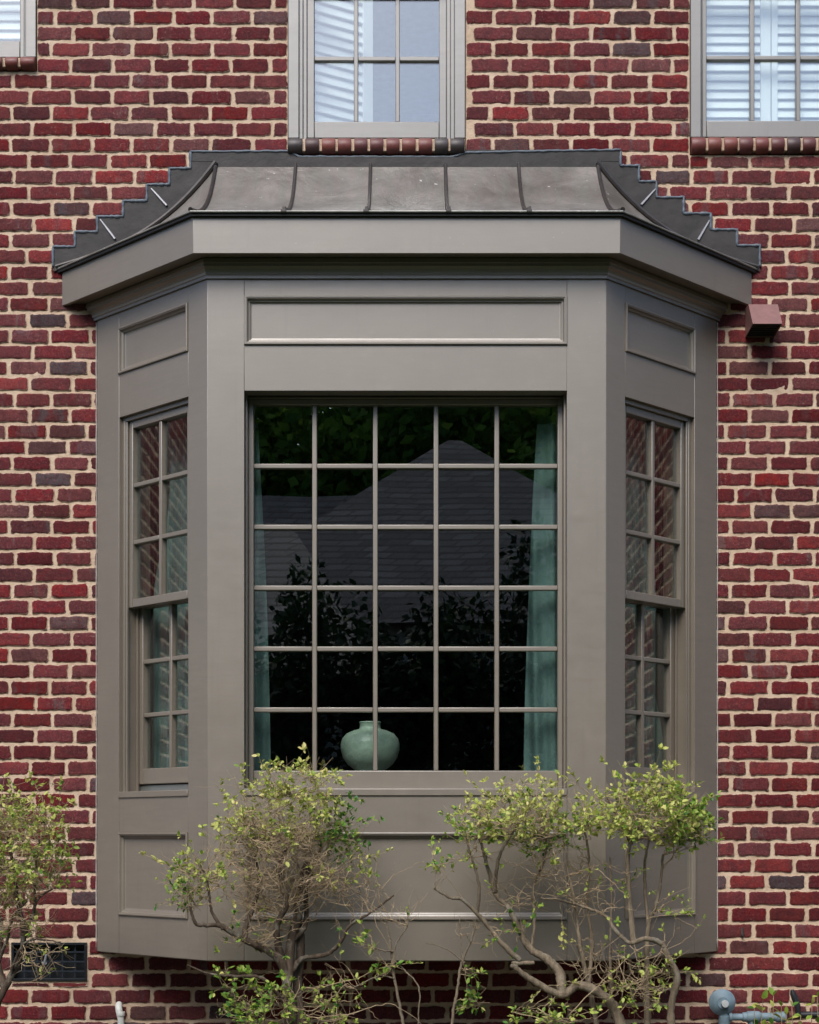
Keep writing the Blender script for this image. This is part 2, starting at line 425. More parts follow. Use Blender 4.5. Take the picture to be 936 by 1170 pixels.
    # wavy outline
    def wob(a, amp):
        ph = rng.uniform(0, 6.28, (n, 1)); f = rng.uniform(25, 60, (n, 1)); ph2 = rng.uniform(0, 6.28, (n, 1)); f2 = rng.uniform(80, 190, (n, 1))
        return amp * (np.sin(a * f + ph) + .6 * np.sin(a * f2 + ph2))
    ZZ += np.where(WW > 0, wob(X, .0016), wob(X, .0016)) * np.abs(WW) + rng.normal(0, .0012, X.shape) * edge
    X += np.where(UU > 0, wob(ZZ, .0016), wob(ZZ, .0016)) * np.abs(UU) + rng.normal(0, .0013, X.shape) * edge
    proud = rng.normal(-.0004, .0008, (n, 1)); tx = rng.normal(0, .0007, (n, 1)); tz = rng.normal(0, .0007, (n, 1))
    Yf = proud + UU * tx + WW * tz + rng.normal(0, .0006, X.shape) + edge * .0012
    front = np.stack([X, Yf, ZZ], -1)
    ED = np.minimum(hx[:, None] * (1 - np.abs(UU)), hz[:, None] * (1 - np.abs(WW)))
    # boundary loop, pushed out and back into the mortar
    idx = np.arange(npnt).reshape(nz, nx)
    loop = np.concatenate([idx[0, :-1], idx[:-1, -1], idx[-1, :0:-1], idx[:0:-1, 0]])
    back = front[:, loop].copy(); back[..., 1] = .013
    back[..., 0] += np.sign(back[..., 0] - cx[:, None]) * .0012; back[..., 2] += np.sign(back[..., 2] - cz[:, None]) * .0012
    V = np.concatenate([front, back], 1); nl = len(loop)
    q = np.stack([idx[:-1, :-1], idx[:-1, 1:], idx[1:, 1:], idx[1:, :-1]], -1).reshape(-1, 4)
    lb = npnt + np.arange(nl)
    sk = np.stack([loop, lb, np.roll(lb, -1), np.roll(loop, -1)], -1)
    F1 = np.concatenate([q, sk]); F = (F1[None] + (np.arange(n) * (npnt + nl))[:, None, None]).reshape(-1, 4)
    r1 = rng.random(n); r2 = rng.random(n)
    bu = np.tile(np.concatenate([UU, UU[loop]]), n) + np.repeat(r1 * 13, npnt + nl)
    nf = len(F1)
    o = np_mesh('brickwork', V.reshape(-1, 3), F, BRICK, wall_o,
                {'rnd': ('FACE', np.repeat(r1, nf)), 'rnd2': ('FACE', np.repeat(r2, nf)), 'bu': ('POINT', bu), 'ed': ('POINT', np.concatenate([ED, np.zeros((n, nl))], 1).ravel())}, smooth=True)
wall()

# ------------------------------------------------------------------ bay window
class Face:
    def __init__(s, o, e, n): s.o, s.e, s.n = o, e, n
    def __call__(s, a, d, z): return (s.o[0] + s.e[0] * a + s.n[0] * d, s.o[1] + s.e[1] * a + s.n[1] * d, z)
FRONT = Face((XC, -P), (1, 0), (0, -1))
LEFT = Face((XC - HB, 0), (S45, -S45), (-S45, -S45))
RIGHT = Face((XC + HB, 0), (-S45, -S45), (S45, -S45))
SL = P / S45                                       # length of a side face
TH = .085
zB, zP0, zP1, zS, zW1, zQ0, zQ1, zT = Z(-132), Z(-89), Z(3.5), Z(47), Z(470), Z(518.5), Z(570.5), Z(603)
S0, S1 = .215 * SL, .838 * SL                      # opening along a side face
F0, F1_ = XC - 0, 0
FO = 170.5 * U                                     # half opening of the front (centre 1 px left)
SH = -1.1 * U

def body():
    mb = MB()
    for fr, a0, a1, b0, b1 in ((FRONT, -HW, SH - FO, SH + FO, HW), (LEFT, .004, S0, S1, SL), (RIGHT, .004, S0, S1, SL)):
        mb.box((a0, -TH, zB), (a1, 0, zT), fr); mb.box((b0, -TH, zB), (b1, 0, zT), fr)
        for z0, z1 in ((zB, zP0), (zP1, zS), (zW1, zQ0), (zQ1, zT)):
            mb.box((a1, -TH + .002, z0), (b0, -.0006, z1), fr)
    # floor and ceiling plates of the bay
    for z0, z1, ins in ((zB - .004, zB + .03, .012), (zT - .005, zT + .02, .01)):
        h = HW - ins * T22; hb = HB - ins * 1.414; p = P - ins
        pl = [(XC - hb, .0), (XC - h, -p), (XC + h, -p), (XC + hb, .0)]
        mb.add([(x, y, z0) for x, y in pl] + [(x, y, z1) for x, y in pl], [(0, 1, 2, 3), (7, 6, 5, 4), (0, 4, 5, 1), (1, 5, 6, 2), (2, 6, 7, 3), (3, 7, 4, 0)])
    return mb.build('bay_window', PAINT, house, bevel=.0018)
bay = body()

MOLD = [(0, -.002), (0, .0075), (.003, .0095), (.008, .0095), (.0105, .006), (.013, .006), (.0145, -.001), (.017, -.006), (.023, -.009), (.0245, -.009), (.0255, -.0145), (.03, -.0165), (.034, -.0175)]
def panel(fr, a0, a1, z0, z1):
    mb = MB(); rings = []
    for d, h in MOLD:
        rings.append([fr(a0 + d, h, z0 + d), fr(a1 - d, h, z0 + d), fr(a1 - d, h, z1 - d), fr(a0 + d, h, z1 - d)])
    vs_ = [p for r_ in rings for p in r_]; fs = []
    for i in range(len(rings) - 1):
        for k in range(4):
            k2 = (k + 1) % 4; fs.append((i * 4 + k, i * 4 + k2, i * 4 + 4 + k2, i * 4 + 4 + k))
    m = len(rings) - 1; fs.append(tuple(m * 4 + k for k in range(4)))
    mb.add(vs_, fs)
    mb.box((a0 - .001, -.045, z0 - .001), (a1 + .001, -.03, z1 + .001), fr)
    mb.build('panel', PAINT, bay)
for z0, z1 in ((zP0, zP1), (zQ0, zQ1)):
    panel(FRONT, SH - FO, SH + FO, z0, z1); panel(LEFT, S0, S1, z0, z1); panel(RIGHT, S0, S1, z0, z1)

def sash(fr, a0, a1, z0, z1, stile, top, bot, cols, rows, d0, th, mw, paint=PAINT, parent=None, glass=GLASS, name='sash'):
    """a wooden sash with its muntins (one mesh) and its glass; d0 = outer face, th = thickness"""
    mb = MB()
    mb.box((a0, d0 - th, z0), (a0 + stile, d0, z1), fr); mb.box((a1 - stile, d0 - th, z0), (a1, d0, z1), fr)
    mb.box((a0 + stile, d0 - th, z0), (a1 - stile, d0 - .0005, z0 + bot), fr); mb.box((a0 + stile, d0 - th, z1 - top), (a1 - stile, d0 - .0005, z1), fr)
    g0, g1, h0, h1 = a0 + stile, a1 - stile, z0 + bot, z1 - top
    for k in range(1, cols):
        c = g0 + (g1 - g0) * k / cols; mb.box((c - mw / 2, d0 - th + .006, h0), (c + mw / 2, d0 - .005, h1), fr)
    for k in range(1, rows):
        c = h0 + (h1 - h0) * k / rows
        for j in range(cols):
            e0 = g0 + (g1 - g0) * j / cols + (mw / 2 if j else 0); e1 = g0 + (g1 - g0) * (j + 1) / cols - (mw / 2 if j < cols - 1 else 0)
            mb.box((e0, d0 - th + .006, c - mw / 2), (e1, d0 - .0055, c + mw / 2), fr)
    s = mb.build(name, paint, parent, bevel=.0035)
    gb = MB(); gb.box((g0 - .004, d0 - th * .62 - .003, h0 - .004), (g1 + .004, d0 - th * .62 + .003, h1 + .004), fr)
    gb.build('glass', glass, parent)
    return s

def center_window():
    mb = MB(); fr = FRONT; a, b = SH - FO, SH + FO
    j = .009                                       # stepped jamb liner and stops
    mb.box((a, -.14, zS + .01), (a + j, -.060, zW1), fr); mb.box((b - j, -.14, zS + .01), (b, -.060, zW1), fr)
    mb.box((a + j, -.14, zW1 - j), (b - j, -.098, zW1), fr)
    mb.build('jamb', PAINT, bay, bevel=.002)
    mb = MB()
    mb.box((a - .0, -.14, zS - .02), (b + .0, .007, zS + .012), fr)
    mb.build('sill', PAINT, bay, bevel=.003)
    s0, s1 = a + j, b - j
    k = 1 / 1.083 * U
    top = .026; bot = .085
    sash(FRONT, s0, s1, zS + .012, zW1 - j, .0235, top, bot, 5, 6, -.108, .042, .0215, parent=bay)
center_window()

def side_window(fr):
    a, b = S0, S1
    mb = MB(); j = .02
    for e0, e1 in ((a, a + j), (b - j, b)):
        mb.box((e0, -.17, zS + .01), (e1, -.02, zW1), fr)
    # parting stops on both jambs, head
    for e0, e1 in ((a + j, a + j + .012), (b - j - .012, b - j)):
        mb.box((e0, -.034, zS + .01), (e1, -.024, zW1 - j), fr)
        mb.box((e0, -.094, zS + .01), (e1, -.084, zW1 - j), fr)
    mb.box((a + j, -.17, zW1 - j), (b - j, -.022, zW1), fr)
    mb.build('jamb', PAINT, bay, bevel=.0018)
    mb = MB(); mb.box((a, -.17, zS - .02), (b, .006, zS + .010), fr); mb.build('sill', PAINT, bay, bevel=.003)
    zm = Z(256)
    st = .038
    sash(fr, a + j, b - j, zm, zW1 - j, st, .036, .040, 2, 3, -.037, .045, .021, parent=bay)
    sash(fr, a + j, b - j, Z(58), zm + .035, st, .034, .075, 2, 3, -.097, .045, .021, parent=bay)
    mb = MB(); mb.box((a + j, -.14, zS + .010), (b - j, -.11, Z(58) - .006), fr); mb.build('screen_track', simple('aluminium track', (.22, .23, .22), .4, .6), bay)
side_window(LEFT); side_window(RIGHT)

def bay_path(o, z):
    return [(XC - HB - o / S45, -.002, z), (XC - HW - o * T22, -P - o, z), (XC + HW + o * T22, -P - o, z), (XC + HB + o / S45, -.002, z)]
def sweep(prof, name, mat, parent, closed=True, bevel=0):
    mb = MB(); rows = [bay_path(o, z) for o, z in prof]; m = len(rows)
    vs_ = [p for r_ in rows for p in r_]; fs = []
    for i in range(m if closed else m - 1):
        i2 = (i + 1) % m
        for k in range(3): fs.append((i * 4 + k, i * 4 + k + 1, i2 * 4 + k + 1, i2 * 4 + k))
    if closed: fs += [tuple(i * 4 for i in range(m)), tuple(i * 4 + 3 for i in range(m))[::-1]]
    mb.add(vs_, fs); return mb.build(name, mat, parent, bevel=bevel)
CAULK = simple('pale caulk', (.34, .315, .29), .7, 0, .3, 60, .4)
for sd_ in (-1, 1):
    mb = MB(); pts = [(XC + sd_ * (HB + .0015), -.001, zB + .002 + (Z(586) - zB) * k / 60) for k in range(61)]
    mb.tube([(x + random.uniform(-.0008, .0008), y, z) for x, y, z in pts], [random.uniform(.0018, .0034) for _ in pts], 6); mb.build('caulk_line', CAULK, bay, smooth='all')
OV = .119
sweep([(OV - .02, Z(605.5)), (OV, Z(605.5)), (OV, Z(643)), (OV - .02, Z(643))], 'fascia', PAINT, bay, bevel=.0015)
sweep([(-.02, Z(608)), (OV - .0215, Z(608)), (OV - .0215, Z(612)), (-.02, Z(612))], 'soffit', PAINT, bay)
sweep([(-.004, Z(588)), (.010, Z(588)), (.010, Z(591)), (.014, Z(591.6)), (.016, Z(594)), (.022, Z(597)), (.030, Z(599)), (.033, Z(599.3)), (.033, Z(602)), (.037, Z(602.5)), (.037, Z(607.2)), (-.004, Z(607.2))], 'crown_molding', PAINT, bay)

# roof of the bay
OE = OV + .020; RUN = P + OE; ZE = Z(647.5); RISE = 119 * U
CXH = HW + OE * T22
prof = lambda s: .45 * s + .55 * s ** 3
def rpt(side, v, w):                               # v: 0 front eave .. 1 wall; w: 0 side eave .. 1 hip
    y = -(1 - v) * RUN; hip = CXH - .026 * v; eav = CXH + v * RUN
    return (XC + side * (eav - w * (eav - hip)), y - .004, ZE + RISE * prof(v * w))
def fpt(u, v, lift=0):                             # u -1..1 across the front pan
    hip = CXH - .026 * v
    return (XC + u * hip, -(1 - v) * RUN - .004, ZE + RISE * prof(v) + lift)
def bay_roof():
    mb = MB(); nv, nu = 20, 60
    g = [fpt(-1 + 2 * i / nu, j / nv, .0035 * math.sin(i * .9 + j * .3) * math.sin(j / nv * math.pi)) for j in range(nv + 1) for i in range(nu + 1)]
    mb.add(g, [(j * (nu + 1) + i, j * (nu + 1) + i + 1, (j + 1) * (nu + 1) + i + 1, (j + 1) * (nu + 1) + i) for j in range(nv) for i in range(nu)])
    for sd_ in (-1, 1):
        nw = 20
        g = [rpt(sd_, j / nv, i / nw) for j in range(nv + 1) for i in range(nw + 1)]
        mb.add(g, [(j * (nw + 1) + i, j * (nw + 1) + i + 1, (j + 1) * (nw + 1) + i + 1, (j + 1) * (nw + 1) + i) for j in range(nv) for i in range(nw)])
    ro = mb.build('roof', ROOF, bay, smooth=30)
    # rolled copper edge and the dark drip below it
    mb = MB(); e = [(XC - CXH - RUN, -.004), (XC - CXH, -RUN - .004), (XC + CXH, -RUN - .004), (XC + CXH + RUN, -.004)]
    mb.tube([(x, y, ZE - .003) for x, y in e], .0045, 8); mb.build('eave_roll', ROOF, bay, smooth=True)
    sweep([(OV - .012, Z(642.9) + .001), (OE - .004, Z(642.9) + .001), (OE - .002, ZE - .002), (OV - .012, ZE - .002)], 'drip_edge', DRIP, bay)
    for xs_, u0 in ((-127, None), (-41.5, None), (44, None), (127.5, None)):
        mb = MB(); pts = []
        x = XC + (xs_ + 3 - 3) * U
        for j in range(17):
            v = j / 16; pts.append((x, -(1 - v) * RUN - .006, ZE + RISE * prof(v)))
        L = []
        for p in pts:
            L += [(p[0] - .009, p[1], p[2] - .004), (p[0] - .006, p[1], p[2] + .020), (p[0] + .006, p[1], p[2] + .020), (p[0] + .009, p[1], p[2] - .004)]
        fs = [(4 * j + k, 4 * j + k + 1, 4 * j + 5 + k, 4 * j + 4 + k) for j in range(16) for k in range(3)] + [(0, 1, 2, 3), (67, 66, 65, 64)]
        mb.add(L, fs)
        # folded foot of the seam and the bright solder cap at the wall
        p = pts[0]; mb.box((p[0] - .014, p[1] - .004, p[2] - .006), (p[0] + .010, p[1] + .05, p[2] + .006))
        mb.build('standing_seam', SEAM, bay, bevel=.0015)
    for sd_ in (-1, 1):
        mb = MB(); mb.tube([(fpt(sd_, j / 16, .006)[0], fpt(sd_, j / 16)[1], fpt(sd_, j / 16, .006)[2]) for j in range(17)], [.011] * 3 + [.0095] * 14, 8)
        mb.build('hip_seam', SEAM, bay, smooth=True)
    # apron along the wall above the roof
    mb = MB(); zt = Z(767)
    mb.box((XC - CXH + .02, -.016, zt - .03), (XC + CXH - .02, -.011, Z(774)))
    for l, r, t in ((217, 332, 173.5), (332, 340, 176.5), (340, 520, 180), (520, 530, 176), (530, 709, 172)):
        mb.box((PX(l), -.0100, Z(770)), (PX(r), -.0068, PZ(t)))
    mb.build('apron_flashing', FLASH, bay)
    left = [(61, 86, 282.5), (86, 111.5, 265.5), (111.5, 141, 248), (141, 168, 230), (168, 194, 211.5), (194, 218, 193), (218, 246, 174)]
    right = [(842, 868, 281), (812, 842, 263), (781, 812, 244.5), (750, 781, 226), (730, 750, 208), (709, 730, 190), (686, 709, 173)]
    for sd_, st in ((-1, left), (1, right)):
        mb = MB(); n = 6
        def low(x):                                # roof line at the wall
            w = (CXH + RUN - abs(x - XC)) / (RUN + .026); w = min(max(w, 0), 1); return ZE + RISE * prof(w)
        for l, r, t in st:
            for k in range(n):
                a, b = PX(l + (r - l) * k / n), PX(l + (r - l) * (k + 1) / n)
                za, zb, tt = low(a) - .012, low(b) - .012, PZ(t)
                za, zb = min(za, tt - .003), min(zb, tt - .003)
                y0, y1 = -.0085, -.0055
                mb.add([(a, y0, za), (b, y0, zb), (b, y0, tt), (a, y0, tt), (a, y1, za), (b, y1, zb), (b, y1, tt), (a, y1, tt)],
                       [(0, 1, 2, 3), (7, 6, 5, 4), (3, 2, 6, 7), (0, 4, 5, 1), (0, 3, 7, 4), (1, 5, 6, 2)])
        mb.build('step_flashing', FLASH, bay)
        # kick where roof turns up to the flashing
        mb = MB(); pts = []
        for k in range(24):
            w = k / 23; x = CXH + RUN - w * (RUN + .026); pts.append((XC + sd_ * x, -.018, ZE + RISE * prof(w) + .006))
        mb.tube(pts, [.009 + .005 * (k / 23) for k in range(24)], 8); mb.build('turned_edge', SEAM, bay, smooth=True)
        # sealant bead along the steps
        mb = MB(); line = []
        for l, r, t in st:
            o_, i_ = (l, r) if sd_ < 0 else (r, l)
            if not line: line.append((o_, 306))
            line += [(o_, t), (i_, t)]
        line = line[:-1] if sd_ < 0 else line[:-1]
        ln = []
        for (a, b), (c, d) in zip(line, line[1:]):
            m = max(2, int(math.hypot(c - a, d - b) / 2.5))
            for k in range(m): ln.append((a + (c - a) * k / m, b + (d - b) * k / m))
        ln.append(line[-1])
        pts = [(PX(a) + random.uniform(-.001, .001), -.008, PZ(b) + random.uniform(-.0012, .0012)) for a, b in ln]
        mb.tube(pts, [random.uniform(.0050, .0098) for _ in pts], 6); mb.build('sealant_bead', SEALANT, bay, smooth='all')
        sol = [((173, 216), (191, 236)), ((115, 251.5), (132, 274))] if sd_ < 0 else [((749.5, 216), (732.5, 235)), ((810.5, 252.5), (797.5, 275))]
        for (a, b), (c, d) in sol:
            mb = MB(); mb.tube([(PX(a), -.010, PZ(b)), (PX((a + c) / 2), -.012, PZ((b + d) / 2)), (PX(c), -.014, PZ(d))], [.0035, .0055, .006], 6)
            mb.build('solder_line', SOLDER, bay, smooth=True)
    mb = MB(); n = 50
    xs_ = [(218, 174), (332, 173.5), (341, 180), (520, 180), (531, 175), (709, 172)]
    pts = []
    for k in range(n * 2 + 1):
        x = 218 + (709 - 218) * k / (2 * n); pts.append((PX(x), -.009, PZ(float(np.interp(x, [a for a, _ in xs_], [b for _, b in xs_]))) + random.uniform(-.0015, .0015)))
    mb.tube(pts, [random.uniform(.005, .008) for _ in pts], 6); mb.build('sealant_bead', SEALANT, bay, smooth='all')
bay_roof()

# ------------------------------------------------------------------ upper windows
WALLF = Face((0, 0), (1, 0), (0, -1))
SILLB = None
def sill_mat():
    m = NT('bullnose sill brick'); r = m.attr('rnd'); v = m.coord(); n = m.noise(v, 40, 4)
    c = m.ramp(r, [(0, (.15, .035, .03)), (.45, (.19, .05, .036)), (.7, (.11, .028, .028)), (.86, (.035, .028, .028)), (1, (.05, .042, .042))])
    m.col(m.mix(m.math('MULTIPLY_ADD', n, 2, -.5, True), m.mix(.4, c, (.03, .012, .012)), c)); m.rough(.5); m.bump(n, .4, .003); return m.m
SILLM = sill_mat()
def upper_window(w):
    mb = MB(); l, r, zt, zb = PX(w['l']), PX(w['r']), PZ(w['t']), PZ(w['b'])
    wide = w['key'] == 'mid'
    bmw = .052 if wide else .050
    # brick mould, then a stepped jamb
    mb.box((l, -.06, zb), (l + bmw, .010, zt), WALLF); mb.box((r - bmw, -.06, zb), (r, .010, zt), WALLF); mb.box((l + bmw, -.06, zt - bmw), (r - bmw, .009, zt), WALLF)
    jw = PX(w['px'][0]) - (.036 if wide else .022) - (l + bmw)
    if jw > .004:
        mb.box((l + bmw, -.10, zb), (l + bmw + jw * .5, -.004, zt - bmw), WALLF); mb.box((l + bmw + jw * .5, -.10, zb), (l + bmw + jw, -.014, zt - bmw), WALLF)
        mb.box((r - bmw - jw * .5, -.10, zb), (r - bmw, -.004, zt - bmw), WALLF); mb.box((r - bmw - jw, -.10, zb), (r - bmw - jw * .5, -.014, zt - bmw), WALLF)
    mb.box((l + bmw, -.16, zb - .004), (r - bmw, -.02, zb + .008), WALLF)
    win = mb.build('window', UPAINT, house, bevel=.0025)
    a0, a1 = l + bmw + max(jw, 0), r - bmw - max(jw, 0)
    st = PX(w['px'][0]) - a0; st2 = a1 - PX(w['px'][1])
    zs0 = PZ(w['b'] - 3); rail = PZ(w['b'] - 22) - zs0
    zm = zb + .735 if not w['key'] == 'left' else zb + .62
    sash(WALLF, a0, a1, zs0, zm, max(st, .02), .02, rail, w['cols'], 2, -.022, .04, .0215, UPAINT, win, UGLASS)
    sash(WALLF, a0, a1, zm - .02, zt - bmw, max(st, .02), .04, .04, w['cols'], 2, -.0, .02, .0215, UPAINT, win, UGLASS)
    # bullnose rowlock sill of bricks on end
    pitch = 18.3; n = round((w['r'] - w['l']) / pitch); V = []; Fc = []; rn = []
    sb = MB(); ztop = PZ(w['b']); zbot = PZ(w['sb'])
    random.seed(int(w['l']) + 500)
    for k in range(n):
        x0 = PX(w['l'] + (w['r'] - w['l']) * k / n) + .007 + random.uniform(-.002, .002); x1 = PX(w['l'] + (w['r'] - w['l']) * (k + 1) / n) - .007 + random.uniform(-.002, .002)
        if k == 0: x0 -= .006
        if k == n - 1: x1 += .006
        rh = (ztop - zbot) / 2 - .002; zc = (ztop + zbot) / 2
        pr = [(.05, zc + rh)] + [(-.004 - .036 * math.sin(a_), zc + rh * math.cos(a_)) for a_ in [math.pi * q_ / 9 for q_ in range(10)]] + [(.05, zc - rh)]
        jx = random.uniform(-.0015, .0015)
        f0 = len(sb.f)
        m = len(pr); xx = [x0 + jx, x0 + jx + .004, x1 + jx - .004, x1 + jx]; sc = [.93, 1, 1, .93]; cy, cz = .0, (ztop + zbot) / 2
        vs_ = [(x, cy + (y - cy) * s, cz + (z - cz) * s) for x, s in zip(xx, sc) for y, z in pr]
        fs = [(a * m + i, a * m + (i + 1) % m, (a + 1) * m + (i + 1) % m, (a + 1) * m + i) for a in range(3) for i in range(m)] + [tuple(range(m))[::-1], tuple(3 * m + i for i in range(m))]
        sb.add(vs_, fs); rn += [random.random()] * (len(sb.f) - f0)
    o = sb.build('brick_sill', SILLM, win, smooth=50)
    at_ = o.data.attributes.new('rnd', 'FLOAT', 'FACE'); at_.data.foreach_set('value', rn)
    mb = MB(); mb.box((l + .002, -.06, zbot + .012), (r - .002, .022, ztop - .010), WALLF)
    mb.build('sill_mortar', MORTAR, win)
    return win
for w in WINS: upper_window(w)
random.seed(5)

# ------------------------------------------------------------------ rooms behind the glass
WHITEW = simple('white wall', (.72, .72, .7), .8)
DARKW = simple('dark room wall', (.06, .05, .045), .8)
def room(name, x0, x1, y0, y1, z0, z1, mat):
    mb = MB(); v = [(x, y, z) for z in (z0, z1) for y in (y0, y1) for x in (x0, x1)]
    mb.add(v, [(0, 1, 3, 2), (4, 6, 7, 5), (2, 3, 7, 6), (0, 2, 6, 4), (1, 5, 7, 3)])
    return tag(mb.build(name, mat, recalc=False), kind='structure')
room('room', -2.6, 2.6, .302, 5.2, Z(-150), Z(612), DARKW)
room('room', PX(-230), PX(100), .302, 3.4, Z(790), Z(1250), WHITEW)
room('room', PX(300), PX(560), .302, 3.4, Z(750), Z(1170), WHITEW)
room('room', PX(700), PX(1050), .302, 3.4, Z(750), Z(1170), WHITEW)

# window board inside the bay
mb = MB(); h = HW - .18 * T22; hb = HB - .18 * 1.414; p = P - .15
pl = [(XC - hb, .28), (XC - hb, -.02), (XC - h, -p), (XC + h, -p), (XC + hb, -.02), (XC + hb, .28)]
zb_ = Z(68)
mb.add([(x, y, zb_ - .03) for x, y in pl] + [(x, y, zb_) for x, y in pl], [tuple(range(6))[::-1], tuple(range(6, 12))] + [(i, (i + 1) % 6, 6 + (i + 1) % 6, 6 + i) for i in range(6)])
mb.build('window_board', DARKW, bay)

# vase on the board
def vase():
    m = NT('celadon glaze'); v = m.coord(); n = m.noise(v, 30, 5, .6); b = m.noise(v, 5, 3)
    m.col(m.mix(m.math('MULTIPLY_ADD', n, 2, -.5, True), (.31, .40, .32), m.mix(b, (.38, .49, .40), (.47, .56, .47)))); m.rough(.32); m.bump(n, .08, .003)
    c = at(423, 880, -.27); c.z = zb_ + .001
    pr = [(.072, 0), (.074, .004), (.070, .012), (.075, .022), (.106, .045), (.129, .08), (.138, .115), (.139, .145), (.132, .172), (.112, .196), (.078, .212), (.052, .218), (.049, .226), (.048, .245), (.052, .250), (.050, .254), (.042, .252), (.040, .226), (.03, .2)]
    mb = MB(); mb.lathe([(r_ * 1.0, h * .97) for r_, h in pr], (0, 0, 0), 'z', 48); o = mb.build('vase', m.m, smooth=60); o.location = c
    tag(o, 'round green ceramic vase with a short neck behind the large paned window', 'vase')
vase()

def curtain(path, z0, z1, label, group):
    """pleated cloth along a plan path"""
    d = [0.0]
    for a, b in zip(path, path[1:]): d.append(d[-1] + math.hypot(b[0] - a[0], b[1] - a[1]))
    n = 120; nz = 26; T = .004; V = []; F = []
    ph = random.uniform(0, 6)
    for layer in (0, 1):
        for j in range(nz + 1):
            zz = z0 + (z1 - z0) * j / nz; pin = 1 - .25 * (j / nz) ** 2
            for i in range(n + 1):
                fz = j / nz; s = d[-1] * (.07 * fz ** 1.5 + (1 - .20 * fz - .07 * fz ** 1.5) * i / n)
                x = np.interp(s, d, [p_[0] for p_ in path]); y = np.interp(s, d, [p_[1] for p_ in path])
                s2 = min(s + .01, d[-1]); s1 = max(s - .01, 0)
                tx = np.interp(s2, d, [p_[0] for p_ in path]) - np.interp(s1, d, [p_[0] for p_ in path]); ty = np.interp(s2, d, [p_[1] for p_ in path]) - np.interp(s1, d, [p_[1] for p_ in path])
                L = math.hypot(tx, ty) or 1; nx_, ny_ = -ty / L, tx / L
                w = .024 * math.sin(s * 47 + ph + .9 * math.sin(zz * 1.3 + ph)) + .010 * math.sin(s * 103 + zz * 1.6 + ph) + .004 * math.sin(s * 29 - zz * 5)
                w *= pin
                V.append((x + nx_ * (w + layer * T), y + ny_ * (w + layer * T), zz))
    m = (n + 1) * (nz + 1)
    for l in (0, 1):
        for j in range(nz):
            for i in range(n):
                a = l * m + j * (n + 1) + i; q = (a, a + 1, a + n + 2, a + n + 1); F.append(q if l else q[::-1])
    mb = MB(); mb.add(V, F); o = mb.build('curtain', CURT, smooth='all', recalc=False)
    tag(o, label, 'curtain', group)
def curt_mat():
    m = NT('teal curtain cloth'); v = m.coord((1, 1, .25)); n = m.noise(v, 30, 4)
    c = m.mix(m.math('MULTIPLY_ADD', n, 1.6, -.3, True), (.13, .225, .215), (.215, .315, .295))
    m.col(c); m.rough(.9)
    tl = m.new('ShaderNodeBsdfTranslucent'); m.l.new(c, tl.inputs[0])
    mx = m.new('ShaderNodeMixShader', i_0=.3); m.l.new(m.b.outputs[0], mx.inputs[1]); m.l.new(tl.outputs[0], mx.inputs[2]); m.l.new(mx.outputs[0], m.out.inputs[0]); return m.m
CURT = curt_mat()
ins = .225
fx = HW - ins * T22; fy = -(P - ins)
def side_pt(sd_, t): # along the inside of the side face
    return (XC + sd_ * (HB - ins * 1.414 - t * P), -t * P)
tf = (P - ins) / P
for sd_, inner, lab in ((-1, 141, 'teal pleated curtain gathered at the left edge of the paned bay window'), (1, 121, 'wide teal pleated curtain gathered at the right edge of the paned bay window')):
    path = [(XC + sd_ * inner * U * 1.05, fy + .0), (XC + sd_ * (fx - .03), fy), side_pt(sd_, tf - .08), side_pt(sd_, -.12)]
    curtain(path, zb_ + .003, Z(448), lab, 'teal curtains inside the bay')

# shutters and shade behind the upper windows
SHUT = simple('white shutter paint', (.84, .84, .84), .45, 0, .03, 10, 0)
def shutter(x0, z0, x1, z1, y, ang, hinge, label, louv=.046, stile=(.018, .05)):
    root = empty('window_shutter', (hinge, y, 0)); root.rotation_euler = (0, 0, ang)
    tag(root, label, 'shutter', 'white louvred shutters behind the upper windows')
    a, b = x0 - hinge, x1 - hinge
    mb = MB()
    mb.box((a, 0, z0), (a + stile[0], .026, z1)); mb.box((b - stile[1], 0, z0), (b, .026, z1))
    mb.box((a + stile[0], .001, z0), (b - stile[1], .025, z0 + .03)); mb.box((a + stile[0], .001, z1 - .06), (b - stile[1], .025, z1))
    mb.build('stile', SHUT, root, bevel=.002)
    mb = MB(); zz = z0 + .036
    while zz < z1 - .1:
        # closed louvres, overlapping like clapboards
        mb.add([(x, yy, zz + dz) for x in (a + stile[0] + .001, b - stile[1] - .001) for yy, dz in ((.004, 0), (.008, -.003), (.024, .038), (.020, .042))],
               [(0, 1, 5, 4), (1, 2, 6, 5), (2, 3, 7, 6), (3, 0, 4, 7), (3, 2, 1, 0), (4, 5, 6, 7)])
        zz += louv
    mb.build('louvers', SHUT, root)
m_ = WINS[1]; r_ = WINS[2]; l_ = WINS[0]
shutter(PX(352), PZ(156), PX(436), PZ(-178), .115, R(30), PX(352), 'white louvred shutter swung half open behind the middle upper window', .05, (.012, .055))
shutter(PX(800), PZ(153), PX(886), PZ(-178), .10, 0, PX(800), 'white louvred shutter filling the left part of the upper right window')
shutter(PX(887), PZ(153), PX(975), PZ(-178), .10, 0, PX(975), 'white louvred shutter at the right part of the upper right window', .046, (.03, .018))
shutter(PX(-75), PZ(62), PX(34), PZ(-230), .10, 0, PX(34), 'white louvred shutter behind the cropped upper left window')

